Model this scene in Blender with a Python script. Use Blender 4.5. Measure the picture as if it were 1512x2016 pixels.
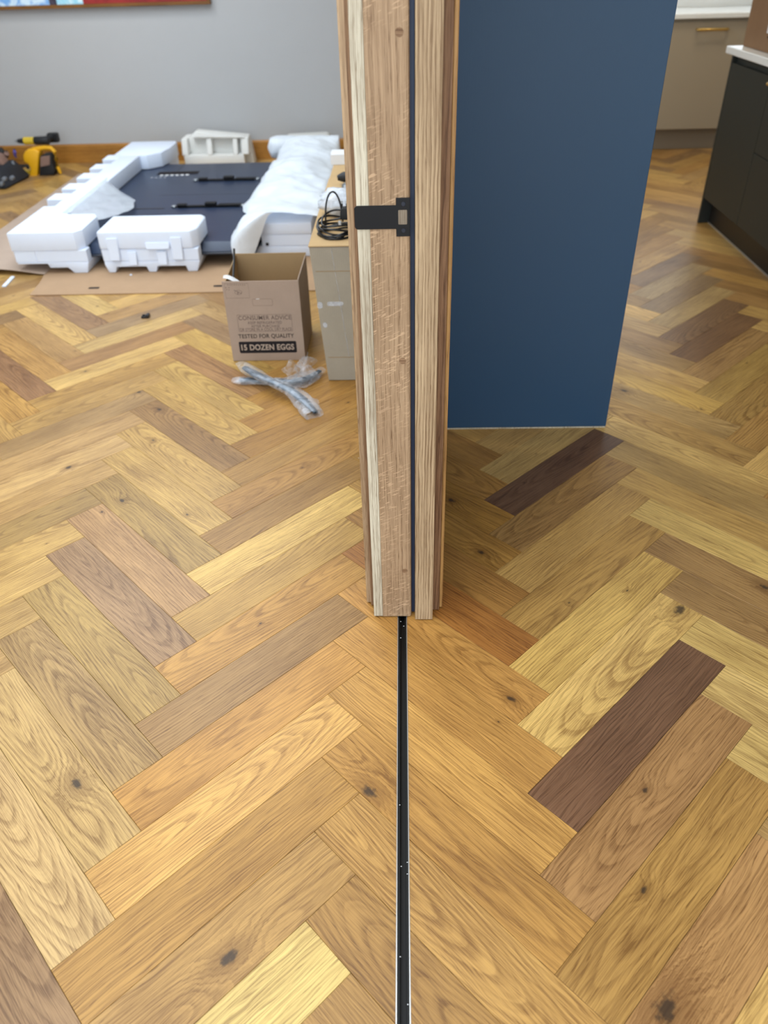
import bpy, bmesh, math, random
from mathutils import Vector, Matrix, noise

# ------------------------------------------------------------------ clean
for o in list(bpy.data.objects):
    bpy.data.objects.remove(o, do_unlink=True)
scene = bpy.context.scene
COL = scene.collection
R = math.radians
rnd = random.Random(7)

# ------------------------------------------------------------------ camera
FPX, CAMH = 1513.13, 1.38376
RT = Vector((0.999564, 0.017507, -0.02378)).normalized()
UP = Vector((0.008725, 0.59425, 0.804233)).normalized()
FW = Vector((-0.02821, 0.80409, -0.593838)).normalized()
cam_data = bpy.data.cameras.new('camera')
cam = bpy.data.objects.new('camera', cam_data)
COL.objects.link(cam)
cam.matrix_world = Matrix(((RT.x, UP.x, -FW.x, 0), (RT.y, UP.y, -FW.y, 0),
                           (RT.z, UP.z, -FW.z, CAMH), (0, 0, 0, 1)))
cam_data.sensor_fit = 'VERTICAL'
cam_data.sensor_height = 24.0
cam_data.lens = FPX / 2016 * 24.0
cam_data.clip_start = 0.05
cam_data.clip_end = 100
cam_data.dof.use_dof = True
cam_data.dof.focus_distance = 1.72
cam_data.dof.aperture_fstop = 2.1
scene.camera = cam


def ray(px, py):
    return FW + RT * ((px - 756) / FPX) - UP * ((py - 1008) / FPX)


def zpl(px, py, z=0.0):
    d = ray(px, py)
    return Vector((0, 0, CAMH)) + d * ((z - CAMH) / d.z)


def ypl(px, py, y):
    d = ray(px, py)
    return Vector((0, 0, CAMH)) + d * (y / d.y)


# ------------------------------------------------------------------ world + light + exposure
scene.view_settings.view_transform = 'Standard'
scene.view_settings.look = 'None'
scene.view_settings.gamma = 1.0
scene.view_settings.use_curve_mapping = False
scene.view_settings.exposure = -0.35

world = bpy.data.worlds.new('sky')
scene.world = world
world.use_nodes = True
bg = world.node_tree.nodes['Background']
bg.inputs['Color'].default_value = (0.80, 0.90, 1.0, 1)
bg.inputs['Strength'].default_value = 3.4


def area(name, loc, size, rot, energy, color, sizey=None):
    d = bpy.data.lights.new(name, 'AREA')
    d.energy = energy
    d.color = color
    d.shape = 'RECTANGLE'
    d.size = size
    d.size_y = sizey or size
    o = bpy.data.objects.new(name, d)
    COL.objects.link(o)
    o.location = loc
    o.rotation_euler = rot
    return o


# daylight through the glazed wall behind the camera and the two roof windows
area('daylight_glazing', (-0.6, -2.55, 1.35), 6.4, (R(90), 0, 0), 62, (0.91, 0.96, 1.0), 2.1)
area('daylight_rooflight', (-1.7, 4.3, 2.58), 2.2, (0, 0, 0), 68, (0.86, 0.94, 1.0), 3.0)
area('daylight_rooflight_near', (-1.0, 0.9, 2.58), 2.6, (0, 0, 0), 40, (0.95, 0.97, 1.0), 2.0)


def downlight(loc, energy, color=(1.0, 0.86, 0.66)):
    d = bpy.data.lights.new('downlight', 'SPOT')
    d.energy = energy
    d.color = color
    d.spot_size = R(110)
    d.spot_blend = 0.7
    d.shadow_soft_size = 0.05
    o = bpy.data.objects.new('downlight', d)
    COL.objects.link(o)
    o.location = loc


downlight((1.9, 6.0, 2.38), 30)
for p in ((2.3, 6.2, 2.38), (1.5, 5.4, 2.38), (1.2, 3.2, 2.38), (2.8, 3.4, 2.38)):
    downlight(p, 26)
for p in ((-1.9, 5.9, 2.38), (-3.0, 5.9, 2.38), (-0.9, 2.6, 2.38)):
    downlight(p, 22, (1.0, 0.93, 0.84))

# ------------------------------------------------------------------ material helpers


def lin(c):
    return tuple(((v / 255) / 12.92 if v / 255 <= 0.04045 else ((v / 255 + 0.055) / 1.055) ** 2.4) for v in c)


class NT:
    def __init__(self, name):
        self.m = bpy.data.materials.new(name)
        self.m.use_nodes = True
        self.t = self.m.node_tree
        self.b = self.t.nodes['Principled BSDF']
        self.out = self.t.nodes['Material Output']

    def n(self, kind, **kw):
        x = self.t.nodes.new(kind)
        for k, v in kw.items():
            setattr(x, k, v)
        return x

    def put(self, sock, v):
        if isinstance(v, bpy.types.NodeSocket):
            self.t.links.new(v, sock)
        elif isinstance(v, (tuple, list)):
            if len(v) == 3 and len(sock.default_value) == 4:
                v = (*v, 1)
            sock.default_value = v
        else:
            sock.default_value = v

    def M(self, op, a, b=0.0, c=0.0, clamp=False):
        x = self.n('ShaderNodeMath', operation=op)
        x.use_clamp = clamp
        self.put(x.inputs[0], a)
        self.put(x.inputs[1], b)
        self.put(x.inputs[2], c)
        return x.outputs[0]

    def comb(self, a, b, c):
        x = self.n('ShaderNodeCombineXYZ')
        for i, v in enumerate((a, b, c)):
            self.put(x.inputs[i], v)
        return x.outputs[0]

    def noise(self, vec, scale=1.0, detail=2.0, rough=0.5, dist=0.0):
        x = self.n('ShaderNodeTexNoise')
        self.put(x.inputs['Vector'], vec)
        x.inputs['Scale'].default_value = scale
        x.inputs['Detail'].default_value = detail
        x.inputs['Roughness'].default_value = rough
        x.inputs['Distortion'].default_value = dist
        return x.outputs['Fac']

    def mix(self, fac, a, b, blend='MIX'):
        x = self.n('ShaderNodeMix', data_type='RGBA', blend_type=blend)
        self.put(x.inputs[0], fac)
        self.put(x.inputs[6], a)
        self.put(x.inputs[7], b)
        return x.outputs[2]

    def sstep(self, v, lo, hi, a=0.0, b=1.0):
        x = self.n('ShaderNodeMapRange', interpolation_type='SMOOTHSTEP')
        self.put(x.inputs[0], v)
        self.put(x.inputs[1], lo)
        self.put(x.inputs[2], hi)
        self.put(x.inputs[3], a)
        self.put(x.inputs[4], b)
        return x.outputs[0]

    def bump(self, h, strength, dist):
        x = self.n('ShaderNodeBump')
        x.inputs['Strength'].default_value = strength
        x.inputs['Distance'].default_value = dist
        self.put(x.inputs['Height'], h)
        self.put(self.b.inputs['Normal'], x.outputs[0])

    def set(self, **kw):
        for k, v in kw.items():
            self.put(self.b.inputs[k.replace('_', ' ')], v)


def wood_nodes(T, x, y, seed, base, y0, z0, slope, ring_amt=0.5, fibre_amt=0.5, ring_freq=230.0,
               knot=None, ray=0.0, darkmul=(0.47, 0.39, 0.32), wob=0.034):
    """x along the grain, y across it, metres. Returns colour and height sockets."""
    sd = T.M('MULTIPLY', seed, 19.7)
    warp = T.noise(T.comb(T.M('MULTIPLY', x, 3.0), T.M('MULTIPLY', y, 15.0), sd), 1.0, 3.0, 0.55)
    warp = T.M('MULTIPLY', T.M('SUBTRACT', warp, 0.5), wob)
    yy = T.M('ADD', T.M('SUBTRACT', y, y0), warp)
    zz = T.M('ADD', z0, T.M('MULTIPLY', x, slope))
    r = T.M('SQRT', T.M('ADD', T.M('MULTIPLY', yy, yy), T.M('MULTIPLY', zz, zz)))
    kd = None
    if knot is not None:
        kx, ky, ks = knot
        dx = T.M('MULTIPLY', T.M('SUBTRACT', x, kx), 0.6)
        dy = T.M('SUBTRACT', y, ky)
        kd = T.M('SQRT', T.M('ADD', T.M('MULTIPLY', dx, dx), T.M('MULTIPLY', dy, dy)))
        kn = T.noise(T.comb(T.M('MULTIPLY', x, 70), T.M('MULTIPLY', y, 70), sd), 1.0, 3.0, 0.6)
        kd = T.M('ADD', kd, T.M('MULTIPLY', T.M('MULTIPLY', T.M('SUBTRACT', kn, 0.5), ks), 1.1))
        rel = T.M('DIVIDE', kd, T.M('ADD', T.M('MULTIPLY', ks, 2.2), 1e-5))
        g = T.M('EXPONENT', T.M('MULTIPLY', T.M('MULTIPLY', rel, rel), -1.0))
        r = T.M('ADD', r, T.M('MULTIPLY', T.M('MULTIPLY', g, ks), 1.6))
    rings = T.noise(T.comb(T.M('MULTIPLY', r, ring_freq), sd, T.M('MULTIPLY', x, 0.6)), 1.0, 2.6, 0.6)
    rings = T.sstep(rings, 0.40, 0.64)
    # growth rings: a crisp dark start that fades into the pale late wood
    saw = T.M('FRACT', T.M('ADD', T.M('MULTIPLY', r, ring_freq * 0.62), T.M('MULTIPLY', warp, 30.0)))
    saw = T.M('MULTIPLY', T.sstep(saw, 0.0, 0.10), T.sstep(saw, 0.12, 0.62, 1.0, 0.0))
    rings = T.M('ADD', T.M('MULTIPLY', rings, 0.55), T.M('MULTIPLY', saw, 0.75))
    fib = T.noise(T.comb(T.M('MULTIPLY', x, 9.0), T.M('MULTIPLY', T.M('ADD', y, warp), 560.0), sd), 1.0, 4.0, 0.66)
    pore = T.noise(T.comb(T.M('MULTIPLY', x, 30.0), T.M('MULTIPLY', T.M('ADD', y, warp), 900.0), sd), 1.0, 1.0, 0.5)
    pore = T.sstep(pore, 0.56, 0.70)
    patch = T.noise(T.comb(T.M('MULTIPLY', x, 4.0), T.M('MULTIPLY', y, 11.0), T.M('ADD', sd, 5.0)), 1.0, 2.0, 0.5)
    f = T.M('MULTIPLY', rings, ring_amt)
    f = T.M('ADD', f, T.M('MULTIPLY', T.sstep(fib, 0.40, 0.64), fibre_amt))
    f = T.M('ADD', f, T.M('MULTIPLY', pore, T.M('ADD', 0.12, T.M('MULTIPLY', rings, 0.5))))
    f = T.M('ADD', f, T.M('MULTIPLY', T.M('SUBTRACT', patch, 0.5), 1.0), 0.0, True)
    dm = T.n('ShaderNodeVectorMath', operation='MULTIPLY')
    T.put(dm.inputs[0], base)
    dm.inputs[1].default_value = darkmul
    lm = T.n('ShaderNodeVectorMath', operation='MULTIPLY')
    T.put(lm.inputs[0], base)
    lm.inputs[1].default_value = (1.20, 1.20, 1.18)
    colr = T.mix(f, lm.outputs[0], dm.outputs[0])
    if ray:
        # medullary flecks: short pale dashes lying across the grain
        a = T.noise(T.comb(T.M('ADD', T.M('MULTIPLY', x, 38.0), T.M('MULTIPLY', y, 46.0)),
                           T.M('SUBTRACT', T.M('MULTIPLY', x, 300.0), T.M('MULTIPLY', y, 130.0)), sd), 1.0, 1.0)
        msk = T.noise(T.comb(T.M('MULTIPLY', x, 5.0), T.M('MULTIPLY', y, 9.0), T.M('ADD', sd, 2.0)), 1.0, 1.0)
        fl = T.M('MULTIPLY', T.sstep(a, 0.58, 0.66), T.M('MULTIPLY', T.sstep(msk, 0.34, 0.58), ray))
        lt = T.n('ShaderNodeVectorMath', operation='MULTIPLY')
        T.put(lt.inputs[0], base)
        lt.inputs[1].default_value = (1.5, 1.5, 1.5)
        colr = T.mix(fl, colr, lt.outputs[0])
    if kd is not None:
        halo = T.M('MULTIPLY', T.sstep(kd, T.M('MULTIPLY', ks, 0.7), T.M('MULTIPLY', ks, 2.3), 1.0, 0.0),
                   T.M('GREATER_THAN', ks, 0.001))
        core = T.M('MULTIPLY', T.sstep(kd, T.M('MULTIPLY', ks, 0.25), T.M('MULTIPLY', ks, 0.75), 1.0, 0.0),
                   T.M('GREATER_THAN', ks, 0.001))
        colr = T.mix(T.M('MULTIPLY', halo, 0.5), colr, dm.outputs[0])
        colr = T.mix(T.M('MULTIPLY', core, 0.86), colr, (0.030, 0.019, 0.012))
    h = T.M('SUBTRACT', 1.0, T.M('ADD', T.M('MULTIPLY', fib, 0.4), T.M('MULTIPLY', pore, 0.6)))
    return colr, h


def plank_material(name, stuff=False):
    T = NT(name)
    if stuff:
        a = T.n('ShaderNodeAttribute', attribute_type='GEOMETRY', attribute_name='plank_pos')
        s = T.n('ShaderNodeSeparateXYZ')
        T.put(s.inputs[0], a.outputs['Vector'])
        x, y, seed = s.outputs
        base = T.n('ShaderNodeAttribute', attribute_type='GEOMETRY', attribute_name='plank_tone').outputs['Color']
        wn = T.n('ShaderNodeTexWhiteNoise', noise_dimensions='1D')
        T.put(wn.inputs['W'], seed)
        y0 = T.M('MULTIPLY', T.M('SUBTRACT', wn.outputs[0], 0.5), 0.2)
        z0, slope, knot = 0.05, 0.09, None
    else:
        tc = T.n('ShaderNodeTexCoord')
        s = T.n('ShaderNodeSeparateXYZ')
        T.put(s.inputs[0], tc.outputs['Object'])
        x, y = s.outputs[0], s.outputs[1]
        seed = T.n('ShaderNodeAttribute', attribute_type='OBJECT', attribute_name='seed').outputs['Fac']
        g = T.n('ShaderNodeSeparateXYZ')
        T.put(g.inputs[0], T.n('ShaderNodeAttribute', attribute_type='OBJECT', attribute_name='grain').outputs['Vector'])
        y0, z0, slope = g.outputs
        k = T.n('ShaderNodeSeparateXYZ')
        T.put(k.inputs[0], T.n('ShaderNodeAttribute', attribute_type='OBJECT', attribute_name='knot').outputs['Vector'])
        knot = tuple(k.outputs)
        base = T.n('ShaderNodeObjectInfo').outputs['Color']
    c, h = wood_nodes(T, x, y, seed, base, y0, z0, slope, 0.37, 0.54, knot=knot)
    T.set(Base_Color=c, Roughness=T.M('ADD', 0.29, T.M('MULTIPLY', h, 0.10)))
    T.b.inputs['Specular IOR Level'].default_value = 0.38
    T.bump(h, 0.22, 0.0006)
    return T.m


_wood = 0


def wood(name, rgb, axis='Z', across='X', ring=0.45, fibre=0.5, y0=0.1, z0=0.05, slope=0.02, rough=0.6, ray=0.0,
         freq=170.0, wob=0.02):
    global _wood
    _wood += 1
    T = NT(name)
    tc = T.n('ShaderNodeTexCoord')
    s = T.n('ShaderNodeSeparateXYZ')
    T.put(s.inputs[0], tc.outputs['Object'])
    d = dict(zip('XYZ', s.outputs))
    other = [k for k in 'XYZ' if k not in (axis, across)][0]
    acr = T.M('ADD', d[across], T.M('MULTIPLY', d[other], 0.6))
    c, h = wood_nodes(T, d[axis], acr, 0.37 * _wood, lin(rgb), y0, z0, slope, ring, fibre, freq, ray=ray, wob=wob)
    T.set(Base_Color=c, Roughness=rough)
    T.b.inputs['Specular IOR Level'].default_value = 0.3
    T.bump(h, 0.3, 0.0006)
    return T.m


def plain(name, rgb, rough=0.5, metal=0.0, spec=0.5, bump=0.0, bscale=200.0, var=0.0, vscale=6.0, **kw):
    T = NT(name)
    c = lin(rgb)
    if var:
        tc = T.n('ShaderNodeTexCoord')
        nz = T.noise(tc.outputs['Object'], vscale, 4.0, 0.6)
        T.set(Base_Color=T.mix(nz, tuple(v * (1 - var) for v in c), tuple(min(1, v * (1 + var)) for v in c)))
    else:
        T.set(Base_Color=c)
    T.set(Roughness=rough, Metallic=metal)
    T.b.inputs['Specular IOR Level'].default_value = spec
    if bump:
        tc = T.n('ShaderNodeTexCoord')
        T.bump(T.noise(tc.outputs['Object'], bscale, 3.0, 0.6), bump, 0.002)
    for k, v in kw.items():
        T.put(T.b.inputs[k.replace('_', ' ')], v)
    return T.m


def cardboard(name, rgb, flute_axis='Z', rough=0.85):
    T = NT(name)
    tc = T.n('ShaderNodeTexCoord')
    s = T.n('ShaderNodeSeparateXYZ')
    T.put(s.inputs[0], tc.outputs['Object'])
    d = dict(zip('XYZ', s.outputs))
    acc = T.M('ADD', d['X'], d['Y']) if flute_axis == 'Z' else (d['X'] if flute_axis == 'Y' else d['Y'])
    fl = T.M('SINE', T.M('MULTIPLY', acc, 900.0))
    fl = T.M('MULTIPLY', T.M('ADD', fl, 1.0), 0.5)
    nz = T.noise(tc.outputs['Object'], 9.0, 5.0, 0.6)
    sp = T.noise(tc.outputs['Object'], 240.0, 2.0, 0.5)
    c = lin(rgb)
    k = T.M('ADD', T.M('MULTIPLY', nz, 0.7), T.M('MULTIPLY', sp, 0.3))
    cc = T.mix(k, tuple(v * 0.82 for v in c), tuple(v * 1.16 for v in c))
    cc = T.mix(T.M('MULTIPLY', fl, 0.10), cc, tuple(v * 0.6 for v in c))
    T.set(Base_Color=cc, Roughness=rough)
    T.b.inputs['Specular IOR Level'].default_value = 0.2
    T.bump(T.M('ADD', T.M('MULTIPLY', fl, 0.5), nz), 0.15, 0.001)
    return T.m


def foam_mat(name, rgb):
    T = NT(name)
    tc = T.n('ShaderNodeTexCoord')
    v = T.n('ShaderNodeTexVoronoi')
    T.put(v.inputs['Vector'], tc.outputs['Object'])
    v.inputs['Scale'].default_value = 190.0
    nz = T.noise(tc.outputs['Object'], 14.0, 3.0, 0.6)
    c = lin(rgb)
    T.set(Base_Color=T.mix(nz, tuple(x * 0.95 for x in c), c), Roughness=0.7)
    T.b.inputs['Specular IOR Level'].default_value = 0.3
    T.b.inputs['Subsurface Weight'].default_value = 0.15
    T.b.inputs['Subsurface Radius'].default_value = (0.012, 0.012, 0.014)
    T.bump(v.outputs['Distance'], 0.25, 0.0012)
    return T.m


def film(name, rgb, alpha, rough=0.25, streak=0.25, scale=34.0, bump=0.5):
    """thin plastic film: partly see-through, with cloudy creases"""
    T = NT(name)
    tc = T.n('ShaderNodeTexCoord')
    nz = T.noise(tc.outputs['Object'], scale, 5.0, 0.6, 1.0)
    T.set(Base_Color=lin(rgb), Roughness=rough)
    T.set(Alpha=T.M('ADD', alpha, T.M('MULTIPLY', T.M('SUBTRACT', nz, 0.5), streak * 2), 0.0, True))
    T.b.inputs['Specular IOR Level'].default_value = 0.6
    T.bump(nz, bump, 0.004)
    return T.m


MAT = {}
MAT['plank'] = plank_material('oak_plank')
MAT['plank_stuff'] = plank_material('oak_plank_far', True)
MAT['subfloor'] = plain('subfloor', (46, 34, 24), 0.9, var=0.2)
MAT['wall'] = plain('grey_wall_paint', (176, 177, 178), 0.75, spec=0.25, bump=0.08, bscale=350, var=0.02)
MAT['cream'] = plain('cream_wall_paint', (226, 221, 207), 0.6, spec=0.3, bump=0.05, bscale=350)
MAT['ceiling'] = plain('ceiling_paint', (238, 238, 236), 0.8, spec=0.2, bump=0.05, bscale=300)
MAT['skirt'] = wood('skirting_oak', (168, 118, 52), 'X', 'Z', y0=0.2, rough=0.45)
MAT['oak_tan'] = wood('door_oak_tan', (155, 130, 103), 'Z', 'X', 0.26, 0.42, y0=0.16, z0=0.03, slope=0.004, ray=0.9, rough=0.62, wob=0.012)
MAT['oak_pale'] = wood('door_oak_sapwood', (188, 181, 163), 'Z', 'X', 0.28, 0.55, y0=0.1, z0=0.04, slope=0.01, rough=0.65)
MAT['oak_edge'] = wood('door_oak_edge', (168, 143, 114), 'Z', 'X', 0.3, 0.45, y0=0.2, rough=0.6, wob=0.01)
MAT['oak_rebate_shaded'] = wood('door_oak_rebate_shaded', (134, 104, 78), 'Z', 'X', 0.35, 0.5, y0=0.2, rough=0.6, wob=0.01)  # shade of the recess put into a darker oak colour
MAT['oak_strip'] = wood('door_oak_strip', (166, 144, 115), 'Z', 'X', 0.5, 0.55, y0=0.07, z0=0.03, slope=0.012, rough=0.62, freq=260)
MAT['oak_shaded'] = wood('door_oak_side_shaded', (128, 96, 70), 'Z', 'X', 0.55, 0.6, y0=0.05, z0=0.02, slope=0.02, rough=0.6, freq=230)  # side turned from the light, its shade put into the colour
MAT['oak_gold'] = wood('door_oak_bead', (160, 122, 74), 'Z', 'X', 0.3, 0.4, y0=0.2, rough=0.5)
MAT['plug'] = wood('oak_plug', (140, 112, 86), 'X', 'Z', 0.5, 0.6, y0=0.02, rough=0.6)


def blue_paint():
    T = NT('blue_door_paint')
    tc = T.n('ShaderNodeTexCoord')
    m = T.n('ShaderNodeMapping')
    m.inputs['Scale'].default_value = (420, 420, 14)
    T.put(m.inputs[0], tc.outputs['Object'])
    nz = T.noise(m.outputs[0], 1.0, 3.0, 0.6)
    big = T.noise(tc.outputs['Object'], 2.0, 2.0)
    c = lin((38, 67, 94))
    T.set(Base_Color=T.mix(big, tuple(v * 0.94 for v in c), tuple(v * 1.06 for v in c)), Roughness=0.48)
    T.b.inputs['Specular IOR Level'].default_value = 0.35
    T.bump(nz, 0.18, 0.0008)
    return T.m


MAT['blue'] = blue_paint()
MAT['navy'] = plain('navy_door_edge', (34, 52, 82), 0.5)
MAT['black_metal'] = plain('black_coated_metal', (9, 9, 12), 0.5, 0.0, 0.25)
MAT['screw'] = plain('dark_screw', (44, 46, 54), 0.35, 0.8)
MAT['latch_wood'] = wood('latch_pocket_wood', (132, 122, 108), 'Z', 'X', 0.5, 0.6, y0=0.02, rough=0.7)
MAT['alu'] = plain('bright_aluminium', (214, 216, 216), 0.28, 0.85, 0.5)
MAT['track_black'] = plain('black_channel', (8, 10, 10), 0.45, 0.0, 0.3, var=0.2, vscale=20)
MAT['foam'] = foam_mat('white_packing_foam', (222, 232, 248))  # cool daylight tint put into the white foam's base colour
MAT['foam_warm'] = foam_mat('off_white_packing_foam', (226, 226, 222))
MAT['tv'] = plain('tv_back_plastic', (38, 51, 74), 0.4, 0.0, 0.5, bump=0.05, bscale=600)
MAT['tv_edge'] = plain('tv_edge_plastic', (38, 46, 60), 0.3, 0.0, 0.6)
MAT['black_plastic'] = plain('black_plastic', (14, 14, 16), 0.38, 0.0, 0.5)
MAT['port'] = plain('grey_socket', (120, 128, 138), 0.4, 0.3)
MAT['steel'] = plain('galvanised_steel', (158, 164, 168), 0.35, 0.85, 0.5, var=0.15, vscale=40)
MAT['card'] = cardboard('brown_cardboard', (178, 148, 112), 'Y')
MAT['card_sheet'] = cardboard('flat_cardboard', (172, 142, 112), 'Y')
MAT['card_pink'] = cardboard('folded_cardboard', (178, 158, 142), 'X')
MAT['card_egg'] = cardboard('egg_carton_outer', (166, 146, 130), 'Z')
MAT['card_in'] = cardboard('egg_carton_inner', (160, 134, 98), 'Z')
MAT['card_grey'] = cardboard('grey_cardboard', (166, 156, 138), 'Z')
MAT['card_tan'] = cardboard('tan_cardboard', (196, 166, 122), 'Z')
MAT['card_brown'] = cardboard('island_carton', (138, 108, 80), 'Z')
MAT['ink'] = plain('print_ink', (34, 30, 32), 0.8, spec=0.2)
MAT['ink_soft'] = plain('faded_print_ink', (98, 84, 78), 0.85, spec=0.1)
MAT['ink_card'] = plain('unprinted_card', (176, 158, 142), 0.85, spec=0.1)
MAT['white_paper'] = plain('white_paper', (226, 228, 230), 0.7, spec=0.2)
MAT['tape'] = film('clear_tape', (205, 205, 205), 0.28, 0.2)
MAT['smear'] = film('white_smear', (225, 226, 228), 0.45, 0.6, 0.5)
MAT['sheet'] = film('foam_bag', (232, 240, 248), 0.84, 0.45, 0.14, 8.0, 0.3)
MAT['thin_film'] = film('thin_clear_film', (226, 234, 244), 0.58, 0.25, 0.2, 7.0, 0.3)
MAT['bag'] = film('clear_bag', (222, 226, 232), 0.24, 0.10, 0.55)
MAT['parts_bag'] = film('parts_bag', (222, 230, 240), 0.72, 0.15, 0.4)
MAT['foot'] = plain('grey_metal_foot', (72, 84, 96), 0.3, 0.6)
MAT['yellow'] = plain('yellow_tool_plastic', (226, 168, 20), 0.42)
MAT['yellow_soft'] = plain('yellow_drill_plastic', (202, 172, 44), 0.45)
MAT['rubber'] = plain('black_rubber', (20, 21, 24), 0.6)
MAT['pouch'] = plain('brown_pouch', (132, 104, 92), 0.7, var=0.2)
MAT['purple'] = plain('purple_grip', (78, 68, 140), 0.5)
MAT['canvas'] = plain('black_canvas', (22, 25, 33), 0.75, bump=0.2, bscale=300)
MAT['taupe'] = plain('taupe_cabinet', (160, 148, 127), 0.5, spec=0.4)
MAT['taupe_dark'] = plain('taupe_plinth', (128, 116, 98), 0.55, spec=0.4)
MAT['dark_cab'] = plain('dark_green_black_cabinet', (38, 41, 37), 0.5, spec=0.35)
MAT['dark_plinth'] = plain('dark_plinth', (28, 24, 20), 0.4, spec=0.4)
MAT['quartz'] = plain('white_quartz', (232, 234, 232), 0.25, spec=0.5, var=0.05, vscale=9)
MAT['brass'] = plain('brushed_brass', (206, 172, 96), 0.3, 0.9, 0.5)
MAT['frame'] = wood('picture_frame_wood', (124, 84, 38), 'X', 'Z', y0=0.1, rough=0.45)


def paint(name, a, b):
    T = NT(name)
    tc = T.n('ShaderNodeTexCoord')
    nz = T.noise(tc.outputs['Object'], 9.0, 4.0, 0.6, 0.8)
    T.set(Base_Color=T.mix(T.sstep(nz, 0.42, 0.6), lin(a), lin(b)), Roughness=0.55)
    return T.m


MAT['paint_blue'] = paint('abstract_blue_paint', (120, 170, 225), (208, 230, 245))
MAT['paint_cyan'] = paint('abstract_cyan_paint', (150, 210, 232), (222, 240, 246))
MAT['paint_red'] = paint('abstract_red_paint', (132, 18, 22), (150, 30, 28))
MAT['paint_dark'] = paint('abstract_dark_paint', (46, 40, 58), (70, 60, 76))

# ------------------------------------------------------------------ mesh helpers
ORG = {}


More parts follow.
